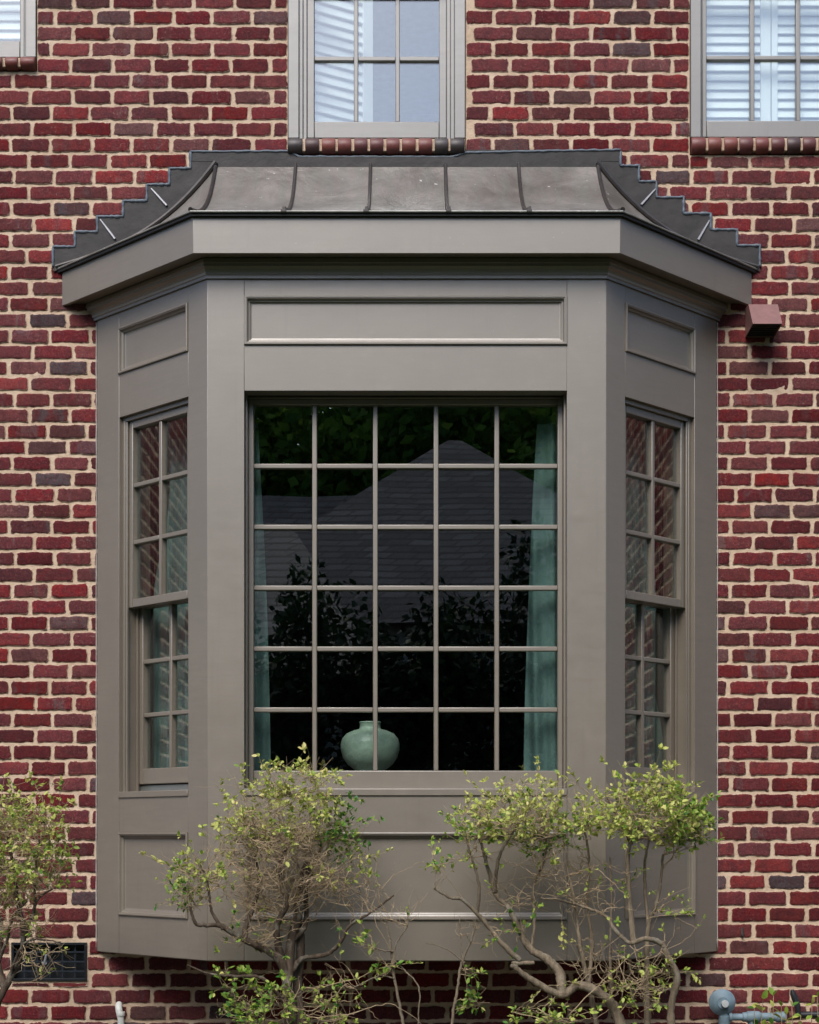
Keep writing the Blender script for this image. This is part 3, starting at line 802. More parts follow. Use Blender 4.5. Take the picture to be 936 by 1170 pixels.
# ------------------------------------------------------------------ fittings on the wall
def flue_hood():
    RED = simple('dusty red painted metal', (.19, .095, .088), .55, .1, .2, 30, .1)
    root = empty('vent_hood', (PX(868), 0, PZ(368))); tag(root, 'dusty red square vent hood on the brick wall beside the bay cornice', 'vent')
    cx = 0.0; w0, w1 = .071, .070
    zt = PZ(353) - PZ(368); zb = PZ(386) - PZ(368)
    mb = MB(); T = .004
    pr = [(-.004, zt), (-.085, zt - .004), (-.185, zb + .012), (-.004, zb)]
    # hollow hood: outer shell, open underneath, its shade painted by an added dark plate
    def ring(w, pr_): return [(x, y, z) for x in (-w, w) for y, z in pr_]
    o_ = ring(w0, pr); i_ = ring(w0 - T, [(-.004, zt - T), (-.083, zt - .004 - T), (-.180, zb + .013), (-.004, zb + .001)])
    mb.add(o_ + i_, [(0, 1, 5, 4), (1, 2, 6, 5), (0, 3, 2, 1), (4, 5, 6, 7), (0, 4, 7, 3),
                     (8, 12, 13, 9), (9, 13, 14, 10), (8, 9, 10, 11), (12, 15, 14, 13),
                     (2, 3, 11, 10), (6, 14, 15, 7), (2, 10, 14, 6)])
    mb.build('hood', RED, root, bevel=.001)
    mb = MB(); q_ = w0 - .006; mb.add([(x, y, z) for x in (-q_, q_) for y, z in ((-.008, zb + .010), (-.172, zb + .021), (-.172, zb + .024), (-.008, zb + .013))], [(0, 1, 5, 4), (1, 2, 6, 5), (2, 3, 7, 6), (3, 0, 4, 7), (3, 2, 1, 0), (4, 5, 6, 7)])
    for k in range(5):
        y_ = -.02 - .03 * k; mb.box((-q_, y_ - .002, zb + .004 + .0018 * k), (q_, y_, zb + .0095 + .0018 * k))
    mb.build('shade_plate', DRIP, root)  # near-black plate added so the hood's underside looks shaded
flue_hood()

def foundation_vent():
    BLK = simple('black vent metal', (.012, .014, .018), .4, .3, .2, 30, 0)
    BLK2 = simple('vent grid metal', (.03, .037, .05), .35, .4, .2, 30, 0)
    l, r, t, b = VENT; x0, x1, z0, z1 = PX(l), PX(r), PZ(b), PZ(t)
    root = empty('foundation_vent', ((x0 + x1) / 2, 0, z0)); tag(root, 'black metal foundation vent grille set low in the brick wall', 'vent')
    def loc(a, b_): c = root.location; return (a[0] - c[0], a[1], a[2] - c[2]), (b_[0] - c[0], b_[1], b_[2] - c[2])
    mb = MB()
    for a, b_ in (((x0, -.006, z0), (x1, .05, z0 + .012)), ((x0, -.006, z1 - .012), (x1, .05, z1)), ((x0, -.006, z0 + .012), (x0 + .012, .05, z1 - .012)), ((x1 - .012, -.006, z0 + .012), (x1, .05, z1 - .012)), ((x0, .05, z0), (x1, .054, z1))):
        mb.box(*loc(a, b_))
    mb.build('frame', BLK, root, bevel=.001)
    mb = MB(); cols, rows = 6, 4
    for k in range(1, cols):
        x = x0 + (x1 - x0) * k / cols; mb.box(*loc((x - .003, .012, z0 + .012), (x + .003, .02, z1 - .012)))
    for k in range(1, rows):
        z = z0 + (z1 - z0) * k / rows; mb.box(*loc((x0 + .012, .008, z - .0035), (x1 - .012, .0118, z + .0035)))
    mb.build('grid', BLK2, root)
    mb = MB(); c = root.location; a = at(53, 1091, -.03); b_ = at(51, 1100, -.02)
    mb.tube([(a.x - c.x, a.y, a.z - c.z), (b_.x - c.x, b_.y, b_.z - c.z)], .006, 8); mb.tube([(b_.x - c.x - .012, .006, b_.z - c.z - .004), (b_.x - c.x + .004, -.022, b_.z - c.z - .002)], .008, 8)
    mb.build('lever', simple('grey steel', (.35, .37, .4), .4, .4), root, smooth=True)
foundation_vent()

def pvc():
    m = simple('white plastic pipe', (.62, .62, .58), .4, 0, .15, 25, .05)
    root = MB(); c = [at(136, 1148, -.01), at(136, 1148.5, -.045), at(135.6, 1150.5, -.062), at(136, 1155, -.070), at(138, 1163, -.070), at(138.5, 1175, -.07)]
    c += [Vector((c[-1].x, -.07, .02))]
    root.tube(c, [.0165, .017, .017, .017, .0165, .0165, .0165], 14)
    o = root.build('drain_pipe', m, smooth=50); tag(o, 'short white plastic pipe bending down the brick wall under the bay', 'pipe')
    mb = MB(); a = at(138.1, 1158.5, -.07); mb.lathe([(.0195, -.010), (.0205, -.007), (.0205, .007), (.0195, .010)], a, 'z', 20); mb.build('collar', m, o, smooth=40)
pvc()

def gas_set():
    BL = simple('blue grey meter paint', (.15, .215, .26), .6, .0, .4, 22, .35)
    GR = simple('grey plastic cap', (.45, .47, .48), .5); BK = simple('black iron pipe', (.02, .021, .026), .45, .3, .4, 40, .3); RU = simple('rusty iron', (.10, .035, .025), .7, .2, .4, 60, .3)
    y = -.13
    root = empty('gas_regulator', at(827, 1170, y)); c0 = root.location.copy()
    tag(root, 'blue grey gas regulator with round diaphragm cover and pipe at the foot of the wall', 'gas regulator')
    L = lambda px, py, yy=y: at(px, py, yy) - c0
    cc = L(826.5, 1146)
    mb = MB(); mb.lathe([(.030, .05), (.058, .048), (.062, .044), (.062, .034), (.064, .032), (.064, .022), (.061, .020), (.052, .006), (.030, -.006), (.028, -.012), (.018, -.012)], cc, 'y', 40)
    for k in range(8):
        a = 2 * math.pi * k / 8 + .2; mb.lathe([(.0055, .018), (.0055, .05)], (cc.x + .056 * math.cos(a), cc.y, cc.z + .056 * math.sin(a)), 'y', 6)
    mb.build('diaphragm_cover', BL, root, smooth=35)
    mb = MB(); mb.lathe([(.0165, -.008), (.0175, -.03), (.0165, -.034), (.004, -.035)], (cc.x + .004, cc.y, cc.z - .002), 'y', 20); mb.build('cap', GR, root, smooth=40)
    p = L(829, 1163); mb = MB()
    mb.lathe([(.02, .045), (.02, .01), (.026, .004), (.028, -.03), (.024, -.045), (.02, -.06)], (p.x, p.y + .03, p.z), 'z', 24)
    q = L(837, 1163); mb.lathe([(.0215, 0), (.0225, .004), (.0225, .014), (.017, .018), (.017, .085)], (q.x - .012, p.y + .03, q.z), 'x', 20)
    mb.build('body', BL, root, smooth=35)
    mb = MB(); e = L(852, 1163)
    mb.lathe([(.019, 0), (.023, .002), (.023, .02), (.026, .022), (.029, .03), (.029, .075), (.026, .085), (.021, .09), (.021, .16), (.026, .165), (.027, .20), (.023, .21)], (e.x - .01, p.y + .03, e.z + .000), 'x', 24)
    mb.lathe([(.02, .02), (.023, .0), (.023, -.05), (.018, -.055), (.018, -.25)], (e.x + .04, p.y + .03, e.z), 'z', 20)
    mb.build('pipe', BL, root, smooth=35)
    mb = MB(); e2 = L(903, 1161)
    mb.tube([(e2.x, p.y + .03, e2.z), (e2.x + .05, p.y + .03, e2.z + .002)], [.02, .02], 16); mb.build('coupling', RU, root, smooth=40)
    mb = MB()
    mb.tube([(e2.x + .05, p.y + .03, e2.z + .002), (e2.x + .16, p.y + .03, e2.z + .004)], [.0165, .0165], 14)
    f = L(913, 1158)
    mb.tube([L(912, 1162), L(912, 1152), L(909, 1142), L(906, 1135), L(905.5, 1131)], [.012, .015, .017, .014, .009], 12)
    mb.build('iron_pipe', BK, root, smooth=40)
gas_set()

mb = MB(); mb.tube([at(848, 1060, -.004), at(848, 1066, -.008), at(848.3, 1069, -.022), at(850, 1070, -.030), at(851, 1067.5, -.032)], [.004, .0042, .004, .0035, .0025], 8)
mb.box((PX(847), -.006, PZ(1071)), (PX(849.6), .004, PZ(1061)))
tag(mb.build('wall_hook', DRIP, smooth=40), 'small black iron hook fixed in the brick wall at lower right', 'hook')

# ------------------------------------------------------------------ shrubs
def catmull(pts, n=6):
    out = []; m = len(pts)
    for i in range(m - 1):
        p0, p1, p2, p3 = pts[max(i - 1, 0)], pts[i], pts[i + 1], pts[min(i + 2, m - 1)]
        for k in range(n):
            t = k / n
            out.append(.5 * ((2 * p1) + (p2 - p0) * t + (2 * p0 - 5 * p1 + 4 * p2 - p3) * t * t + (3 * p1 - p0 - 3 * p2 + p3) * t ** 3))
    out.append(pts[-1]); return out

class Leaves:
    def __init__(s): s.v = []; s.f = []; s.r = []
    def add(s, p, d, size, r, up=.6):
        d = Vector(d)
        if d.length < 1e-6: d = Vector((0, 0, 1))
        d.normalize()
        nrm = Vector((random.gauss(0, .5), random.gauss(-.25, .5), up + random.random() * .6)); nrm = nrm - d * nrm.dot(d)
        if nrm.length < 1e-4: nrm = d.orthogonal()
        nrm.normalize(); sd_ = d.cross(nrm); w = size * random.uniform(.24, .33); b = len(s.v); cup = size * random.uniform(.02, .12); droop = size * random.uniform(-.05, .22)
        P0 = p; P1 = p + d * size * .32 + nrm * 0; P2 = p + d * size * .68 - nrm * droop * .5; P3 = p + d * size - nrm * droop
        s.v += [P0, P1 + sd_ * w * .9 + nrm * cup, P1, P1 - sd_ * w * .9 + nrm * cup, P2 + sd_ * w * .8 + nrm * cup, P2, P2 - sd_ * w * .8 + nrm * cup, P3]
        s.f += [(b, b + 2, b + 1), (b, b + 3, b + 2), (b + 1, b + 2, b + 5, b + 4), (b + 2, b + 3, b + 6, b + 5), (b + 4, b + 5, b + 7), (b + 5, b + 6, b + 7)]
        s.r += [r] * 6
    def build(s, name, mat, parent):
        me = bpy.data.meshes.new(name); me.from_pydata([tuple(v) for v in s.v], [], s.f); me.materials.append(mat)
        me.polygons.foreach_set('use_smooth', [True] * len(me.polygons))
        a = me.attributes.new('rnd', 'FLOAT', 'FACE'); a.data.foreach_set('value', s.r)
        o = bpy.data.objects.new(name, me); COL.objects.link(o); o.parent = parent; return o

def jit(a): return Vector((random.gauss(0, a), random.gauss(0, a), random.gauss(0, a)))

def shrub(label, y0, root_px, limbs, crowns, strays=(), trunkmat=BARK, name='shrub'):
    """limbs: list of ([(px,py,dy)...], r0 px, r1 px); crowns: dict(c=(px,py,dy), r=(rx,ry,dz m), n, leaf, base=(limb indexes), tan, size)"""
    c0 = at(root_px, 955, y0); c0.z = 0
    root = empty(name, c0); tag(root, label, 'shrub')
    W = MB(); TW = MB(); LF = Leaves()
    LM = []
    for pts, r0, r1 in limbs:
        q = catmull([at(a, b, y0 + c) - c0 + (jit(.006) if k_ else Vector()) for k_, (a, b, c) in enumerate(pts)], 9)
        q = [p + jit(.0011) for p in q]
        f1, f2 = random.uniform(0, 6), random.uniform(0, 6); rr = [max(.0011, (r0 + (r1 - r0) * (i / (len(q) - 1)) ** .8) * .0027 * (1 + .05 * math.sin(i * .55 + f1) + random.uniform(-.05, .05))) for i in range(len(q))]
        W.tube(q, rr, 9); LM.append(q)
    def leafy(path, s0, step, size, tone, spread):
        acc = 0; L = 0; tot = sum((b - a).length for a, b in zip(path, path[1:]))
        for a, b in zip(path, path[1:]):
            seg = b - a; L += seg.length
            if L / tot < s0: continue
            acc += seg.length
            while acc > step:
                acc -= step
                for sgn in (-1, 1):
                    d = seg.normalized() * .6 + jit(.55) + Vector((0, 0, .1))
                    LF.add(b + jit(.003), d, size * random.uniform(.4, 1.2), min(1, max(0, random.gauss(tone, spread))))
        LF.add(path[-1], path[-1] - path[-2] + jit(.002), size * .85 * random.uniform(.6, 1), min(1, max(0, random.gauss(tone + .1, spread))))
    for cw in crowns:
        cx, cy, cdy = cw['c']; rx, ry, rz = cw['r']
        pool = [p for i in cw['base'] for p in LM[i][int(len(LM[i]) * cw.get('from', .35)):]]
        k = 0
        while k < cw['n']:
            u = Vector((random.uniform(-1, 1), random.uniform(-1, 1), random.uniform(-1, 1)))
            if u.length > 1: continue
            if cw.get('shell') and u.z > -.2 and u.length < cw['shell'] and random.random() < .7: continue
            k += 1
            shoot = u.z > .1 and cw['leaf'] >= .6 and random.random() < .13
            if shoot: u = Vector((u.x * 1.25, u.y, 1.0 + random.random() ** 1.8 * .45))
            tgt = at(cx + u.x * rx, cy - u.z * ry, y0 + cdy + u.y * rz) - c0
            best = min(random.sample(pool, min(12, len(pool))), key=lambda p: (p - tgt).length + max(0, p.z - tgt.z) * 2)
            ln = (tgt - best).length
            mid = best.lerp(tgt, .5) + jit(ln * .075) + Vector((0, 0, -ln * .06))
            m2 = best.lerp(tgt, .8) + jit(ln * .05)
            path = catmull([best, mid, m2, tgt], 4); path = [path[0]] + [p + jit(.0028) for p in path[1:]]
            if len(path) > 4 and k % 2 == 0: pool += path[3:-2:2]
            th = cw.get('tw', .0015) * random.uniform(.6, 1.25)
            TW.tube(path, [th * (1.25 - .8 * i / (len(path) - 1)) for i in range(len(path))], 4, cap=False)
            # side twiglets
            for s in range(cw.get('side', 2)):
                i = random.randrange(len(path) // 3, len(path) - 1); b = path[i]
                dr = (path[-1] - path[0]).normalized() + jit(.65); dr.normalize(); l2 = random.uniform(.03, .11) * cw.get('sl', 1)
                q = [b, b + dr * l2 * .5 + jit(.006), b + dr * l2 + jit(.01) + Vector((0, 0, .01))]
                TW.tube(q, [th * .7, th * .55, th * .4], 3, cap=False)
                if random.random() < cw['leaf'] * .5: leafy(q, .3, .017, cw.get('size', .024), cw.get('tone', .6), cw.get('spread', .2))
            if random.random() < cw['leaf'] * .8: leafy(path, cw.get('s0', .70), .0165, cw.get('size', .024), cw.get('tone', .6), cw.get('spread', .2))
    for pts, rad, tone in strays:
        q = catmull([at(a, b, y0 + c) - c0 for a, b, c in pts], 6); q = [p + jit(.0025) for p in q]
        TW.tube(q, [rad * (1.1 - .7 * i / len(q)) for i in range(len(q))], 5)
        if tone is not None: leafy(q, .45, .016, .026, tone, .16)
    W.build('trunk', trunkmat, root, smooth='all', recalc=False)
    TW.build('twigs', TWIG, root, smooth='all', recalc=False)
    LF.build('foliage', LEAF, root)
    return root

Y = -1.02
random.seed(21)
shrub('dense twiggy shrub with tan dry twigs before the left corner of the bay', Y, 335,
  [([(334, 1400, 0), (336, 1250, 0), (333, 1160, 0), (328, 1120, 0), (333, 1075, .02), (345, 1030, .05), (352, 985, .06)], 15, 5),
   ([(330, 1135, 0), (322, 1100, -.04), (300, 1083, -.05), (272, 1073, -.08), (250, 1060, -.1), (226, 1056, -.12), (215, 1036, -.12)], 9, 2),
   ([(333, 1110, 0), (345, 1095, .03), (375, 1093, .02), (390, 1075, 0), (402, 1058, -.02), (424, 1040, -.04), (452, 1024, -.05)], 5, 1.4),
   ([(300, 1085, -.04), (283, 1068, -.05), (287, 1040, -.02), (296, 1010, 0), (290, 980, 0)], 6, 2),
   ([(322, 1100, 0), (318, 1060, -.06), (330, 1030, -.08), (322, 995, -.05), (330, 960, -.04)], 7, 2.2),
   ([(334, 1075, .02), (352, 1055, .08), (352, 1010, .1), (366, 970, .1)], 6, 2),
   ([(255, 1062, -.1), (240, 1040, -.08), (238, 1010, -.06), (230, 985, -.04)], 3, 1.3),
   ([(345, 1180, 0), (338, 1130, .05), (343, 1080, .08), (338, 1030, .1), (346, 990, .1)], 11, 4),
   ([(328, 1150, -.02), (300, 1120, -.08), (272, 1116, -.1), (240, 1113, -.1), (215, 1104, -.1)], 4, 1.3)],
  [dict(c=(312, 985, 0), r=(78, 62, .26), n=380, leaf=.07, base=(0, 3, 4, 5, 6, 7), tone=.72, side=3, tw=.0017),
   dict(c=(318, 930, 0), r=(74, 44, .25), n=150, leaf=.8, base=(3, 4, 5, 0), tone=.66, side=2, **{'from': .7}),
   dict(c=(345, 900, .02), r=(46, 22, .16), n=34, leaf=1, base=(4, 5), tone=.74, side=2, size=.028, **{'from': .8}),
   dict(c=(386, 950, .08), r=(24, 38, .14), n=50, leaf=1, base=(5, 0), tone=.22, side=2, size=.025, **{'from': .6}),
   dict(c=(228, 1005, -.06), r=(40, 38, .16), n=70, leaf=.55, base=(6, 1), tone=.55, side=2, **{'from': .5}),
   dict(c=(205, 1025, -.1), r=(18, 20, .1), n=16, leaf=.9, base=(1, 6), tone=.2, side=1, **{'from': .7}),
   dict(c=(395, 1000, 0), r=(44, 48, .18), n=75, leaf=.07, base=(2, 5), tone=.7, side=2, tw=.0014),
   dict(c=(300, 1060, -.05), r=(50, 30, .15), n=50, leaf=.15, base=(1, 3, 4), tone=.3, side=2),
   dict(c=(290, 1150, -.1), r=(50, 34, .2), n=52, leaf=.85, base=(0, 8), tone=.38, side=2, size=.027, **{'from': .0}),
   dict(c=(365, 1150, 0), r=(50, 32, .2), n=50, leaf=.45, base=(0, 7), tone=.5, side=2, **{'from': .0})],
  [([(250, 1010, -.05), (220, 1000, -.1), (190, 988, -.12), (160, 973, -.14)], .0022, .68),
   ([(370, 950, .05), (395, 945, 0), (415, 938, -.04), (436, 936, -.06)], .0018, .2),
   ([(375, 1020, 0), (400, 985, -.02), (425, 980, -.05), (448, 970, -.06)], .0018, .66),
   ([(380, 1040, 0), (405, 1005, 0), (420, 995, 0), (430, 1000, 0)], .0016, .5),
   ([(300, 930, 0), (276, 905, -.02), (262, 898, -.03), (222, 900, -.04)], .0014, None),
   ([(330, 910, 0), (345, 885, 0), (352, 868, 0)], .0016, .85),
   ([(310, 920, 0), (305, 890, 0), (318, 872, 0)], .0014, .8),
   ([(290, 940, 0), (276, 910, 0), (260, 880, 0)], .0012, None),
   ([(345, 1130, 0), (400, 1120, -.04), (440, 1105, -.06), (480, 1100, -.06)], .0022, .45),
   ([(345, 1165, 0), (390, 1160, -.04), (430, 1150, -.06), (450, 1148, -.06), (485, 1172, -.06)], .0022, None),
   ([(360, 1175, 0), (380, 1140, 0), (400, 1125, 0), (420, 1150, 0), (435, 1168, 0)], .002, None)], trunkmat=DBARK)

random.seed(33)
shrub('open leggy shrub with bare crooked limbs before the right bay corner', Y, 712,
  [([(712, 1400, 0), (714, 1250, 0), (712, 1180, 0), (703, 1155, 0), (689, 1136, -.02), (663, 1128, -.04), (643, 1138, -.05), (615, 1122, -.05), (592, 1108, -.06), (585, 1101, -.06), (612, 1102, -.08)], 12, 3.2),
   ([(643, 1138, -.05), (636, 1112, -.03), (628, 1096, -.02), (607, 1082, 0), (592, 1060, 0), (580, 1040, 0), (566, 1020, .02), (555, 985, .03), (548, 955, .03)], 9, 2.2),
   ([(594, 1098, -.06), (575, 1078, -.06), (555, 1057, -.06), (532, 1031, -.08), (512, 1024, -.1), (499, 1018, -.1)], 5, 1.8),
   ([(684, 1400, .05), (683, 1200, .05), (680, 1165, .04), (667, 1113, .03), (660, 1075, .04), (656, 1038, .05), (645, 982, .06)], 6, 2),
   ([(738, 1400, .05), (738, 1200, .04), (738, 1102, .03), (742, 1060, .03), (750, 1025, .04), (758, 975, .06)], 6.5, 2),
   ([(768, 1400, 0), (768, 1200, 0), (768, 1147, 0), (773, 1117, -.02), (766, 1092, -.02), (756, 1078, -.04), (738, 1073, -.06), (718, 1077, -.07), (704, 1063, -.06), (690, 1048, -.04), (667, 1034, -.02), (640, 1028, 0), (618, 1026, 0)], 7.5, 1.5),
   ([(724, 1076, -.06), (722, 1042, -.05), (719, 1000, -.03), (722, 965, -.02), (734, 937, 0)], 5.5, 2),
   ([(607, 1082, 0), (611, 1050, .04), (612, 1015, .05), (620, 980, .06), (625, 955, .06)], 3, 1.4),
   ([(672, 1130, .02), (676, 1080, .08), (668, 1030, .1), (672, 985, .1), (668, 950, .1)], 3.5, 1.6),
   ([(699, 1150, .04), (698, 1090, .06), (697, 1030, .08), (700, 980, .08)], 3, 1.3),
   ([(566, 1020, .02), (572, 985, -.03), (585, 955, -.05), (598, 938, -.05)], 3.4, 1.4),
   ([(545, 1045, -.05), (548, 1010, -.08), (536, 975, -.1), (530, 945, -.1)], 3, 1.2),
   ([(722, 965, -.02), (705, 930, -.03), (690, 905, -.04)], 3, 1.2), ([(742, 1060, .03), (738, 1010, .06), (742, 960, .05), (768, 915, .02)], 3.4, 1.4)],
  [dict(c=(588, 930, 0), r=(62, 30, .26), n=150, leaf=.95, base=(1, 10, 11, 7), tone=.72, side=2, spread=.17, **{'from': .75}),
   dict(c=(615, 948, .05), r=(50, 30, .2), n=60, leaf=.95, base=(7, 8, 10), tone=.3, side=2, **{'from': .6}),
   dict(c=(535, 955, -.08), r=(26, 26, .16), n=26, leaf=.9, base=(11, 1), tone=.45, side=2, **{'from': .6}),
   dict(c=(512, 985, -.1), r=(22, 18, .1), n=12, leaf=.75, base=(2, 11), tone=.4, side=1, **{'from': .6}),
   dict(c=(672, 925, .03), r=(34, 36, .2), n=48, leaf=.9, base=(3, 8, 12), tone=.6, side=2, **{'from': .7}),
   dict(c=(745, 930, 0), r=(56, 36, .26), n=160, leaf=.95, base=(4, 6, 13, 12), tone=.62, side=2, spread=.2, size=.027, **{'from': .72}),
   dict(c=(790, 938, .02), r=(34, 30, .2), n=54, leaf=1, base=(13, 4), tone=.38, side=2, size=.029, **{'from': .8}),
   dict(c=(740, 902, 0), r=(46, 16, .16), n=26, leaf=1, base=(6, 13), tone=.66, side=2, size=.026, **{'from': .85}),
   dict(c=(700, 1010, 0), r=(40, 40, .2), n=28, leaf=.45, base=(6, 9, 8, 3), tone=.4, side=1),
   dict(c=(620, 1000, .03), r=(80, 44, .2), n=80, leaf=.10, base=(1, 7, 8, 3, 10), tone=.5, side=2, tw=.0016),
   dict(c=(770, 1045, -.02), r=(34, 24, .14), n=12, leaf=.6, base=(4, 5), tone=.45, side=1),
   dict(c=(580, 1060, -.06), r=(26, 20, .1), n=12, leaf=.8, base=(1, 2), tone=.3, side=1, size=.03),
   dict(c=(680, 1100, 0), r=(50, 44, .2), n=34, leaf=.2, base=(3, 0, 9), tone=.6, side=2, tw=.0016),
   dict(c=(735, 1120, -.03), r=(42, 48, .18), n=46, leaf=.4, base=(4, 5), tone=.5, side=2, tw=.0016),
   dict(c=(630, 1162, -.08), r=(50, 14, .16), n=22, leaf=.95, base=(0,), tone=.5, side=1, size=.027, **{'from': .0})],
  [([(740, 935, 0), (742, 905, 0), (740, 882, 0)], .0018, .55), ([(672, 940, .03), (670, 915, .02), (674, 893, 0)], .0018, .72),
   ([(780, 930, 0), (800, 918, 0), (820, 908, 0)], .0018, .35), ([(785, 950, 0), (806, 962, 0), (826, 958, -.02)], .0018, .4), ([(770, 920, 0), (783, 902, 0), (793, 895, 0)], .0016, .5),
   ([(520, 985, -.1), (500, 988, -.12), (486, 993, -.12)], .0016, .4), ([(532, 1030, -.08), (512, 1005, -.1), (503, 985, -.1)], .0015, None),
   ([(760, 1120, 0), (785, 1110, -.02), (800, 1120, -.03)], .0016, .6), ([(738, 1050, 0), (760, 1046, -.04), (790, 1045, -.05)], .0018, .5),
   ([(650, 1160, -.05), (690, 1120, -.08), (730, 1085, -.08), (750, 1080, -.08)], .0024, None), ([(700, 1165, 0), (730, 1130, -.05), (742, 1100, -.05)], .002, None),
   ([(640, 1028, 0), (643, 1060, 0), (642, 1081, -.02)], .0008, .9)])

random.seed(44)
shrub('leafy shrub cut off by the left edge, standing before the foundation vent', Y + .02, -12,
  [([(-12, 1400, 0), (-10, 1250, 0), (-8, 1165, 0), (8, 1125, 0), (22, 1092, 0), (27, 1060, 0), (20, 1025, .02), (16, 990, .03), (8, 955, .03)], 9, 2),
   ([(23, 1092, 0), (30, 1062, -.03), (32, 1045, -.03), (45, 1030, -.05), (62, 1012, -.06)], 3.6, 1.3),
   ([(6, 1130, 0), (-2, 1100, .05), (0, 1060, .06), (-12, 1010, .06), (-20, 970, .06)], 6, 2),
   ([(26, 1065, 0), (38, 1040, .05), (40, 1000, .06), (45, 960, .06)], 3.5, 1.3),
   ([(10, 1120, 0), (24, 1085, -.06), (40, 1075, -.08), (70, 1080, -.1)], 3, 1),
   ([(-2, 1100, 0), (8, 1070, -.05), (15, 1045, -.08), (30, 1030, -.08)], 3.4, 1.2)],
  [dict(c=(0, 975, 0), r=(72, 58, .26), n=250, leaf=.62, base=(0, 1, 2, 3), tone=.58, side=2, spread=.22, **{'from': .6}),
   dict(c=(20, 940, 0), r=(50, 24, .2), n=60, leaf=.95, base=(0, 3), tone=.72, side=2, **{'from': .75}),
   dict(c=(60, 985, 0), r=(26, 34, .14), n=36, leaf=.8, base=(1, 3), tone=.42, side=2, **{'from': .6}),
   dict(c=(20, 1045, -.02), r=(46, 34, .2), n=70, leaf=.12, base=(0, 1, 5, 2), tone=.5, side=2),
   dict(c=(50, 1095, -.1), r=(36, 26, .1), n=20, leaf=.06, base=(4, 0), tone=.6, side=2, tw=.0016)],
  [([(40, 960, 0), (48, 935, 0), (52, 918, 0)], .0015, .85), ([(55, 1000, 0), (72, 985, 0), (84, 965, 0)], .0015, .45), ([(28, 1088, -.05), (40, 1100, -.08), (44, 1118, -.08)], .0015, None), ([(35, 1080, -.05), (55, 1090, -.08), (66, 1115, -.08)], .0014, None)], trunkmat=DBARK)

random.seed(55)
shrub('thin bare sapling with a few green leaves left of the bay centre', Y - .05, 462,
  [([(462, 1400, 0), (459, 1200, 0), (455, 1150, 0), (450, 1110, 0), (450, 1072, 0)], 3.4, 1.8),
   ([(450, 1105, 0), (452, 1080, 0), (462, 1060, 0), (466, 1045, 0)], 1.6, .8), ([(451, 1118, 0), (430, 1113, -.03), (405, 1128, -.05)], 1.6, .8),
   ([(450, 1088, 0), (436, 1085, -.03), (424, 1080, -.05)], 1.8, .8), ([(451, 1098, 0), (466, 1108, 0), (478, 1125, -.02), (476, 1165, -.02), (478, 1200, 0)], 1.5, 1)],
  [dict(c=(418, 1078, -.05), r=(18, 12, .06), n=10, leaf=1, base=(3,), tone=.4, side=1, size=.028), dict(c=(410, 1118, -.05), r=(30, 12, .08), n=7, leaf=.8, base=(2,), tone=.4, side=1),
   dict(c=(450, 1040, 0), r=(34, 26, .12), n=16, leaf=.05, base=(0, 1), tone=.5, side=2, tw=.0013), dict(c=(420, 1100, 0), r=(40, 30, .1), n=8, leaf=.1, base=(2, 3), tone=.5, side=2, tw=.0013)],
  [([(450, 1090, 0), (425, 1040, 0), (445, 1005, 0), (470, 990, -.02), (484, 985, -.03)], .0014, None)], name='sapling')
shrub('slender leaning sapling beneath the bay between the two big shrubs', Y - .03, 512,
  [([(505, 1400, 0), (510, 1250, 0), (515, 1170, 0), (521, 1135, 0), (530, 1103, 0), (540, 1075, 0), (545, 1058, 0)], 3.4, 1.4),
   ([(530, 1103, 0), (526, 1075, 0), (524, 1050, 0)], 1.4, .7), ([(531, 1100, 0), (510, 1085, 0), (485, 1075, -.03)], 1.2, .6)],
  [dict(c=(540, 1148, 0), r=(16, 12, .06), n=9, leaf=1, base=(0,), tone=.3, side=1, size=.034), dict(c=(536, 1113, 0), r=(10, 8, .04), n=4, leaf=1, base=(0,), tone=.35, side=1),
   dict(c=(535, 1055, 0), r=(26, 24, .1), n=12, leaf=.04, base=(0, 1, 2), tone=.5, side=2, tw=.0012)],
  [([(530, 1103, 0), (534, 1130, 0), (538, 1146, 0)], .0012, .3)], name='sapling')

def small_plant():
    random.seed(3); y = -.30; c0 = at(885, 955, y); c0.z = 0
    root = empty('plant', c0); tag(root, 'small leafy plant with narrow green leaves around the gas pipe', 'plant')
    LF = Leaves(); ST = MB()
    for px, py in ((872, 1142), (884, 1138), (893, 1150), (905, 1150), (928, 1148), (934, 1138), (880, 1160), (862, 1152), (915, 1160), (940, 1150), (898, 1160)):
        b = at(px + random.uniform(-6, 6), 1420, y); t = at(px, py, y + random.uniform(-.06, .06)); q = catmull([b - c0, (b.lerp(t, .55) - c0) + jit(.02), t - c0], 6)
        ST.tube(q, .0016, 4)
        for i in range(len(q) - 5, len(q)):
            for s in range(2): LF.add(q[i], jit(.7) + Vector((0, -.1, .45)), random.uniform(.035, .055), min(1, max(0, random.gauss(.5, .22))), .8)
    ST.build('stem', TWIG, root, smooth='all', recalc=False); LF.build('foliage', LEAF, root)
small_plant()

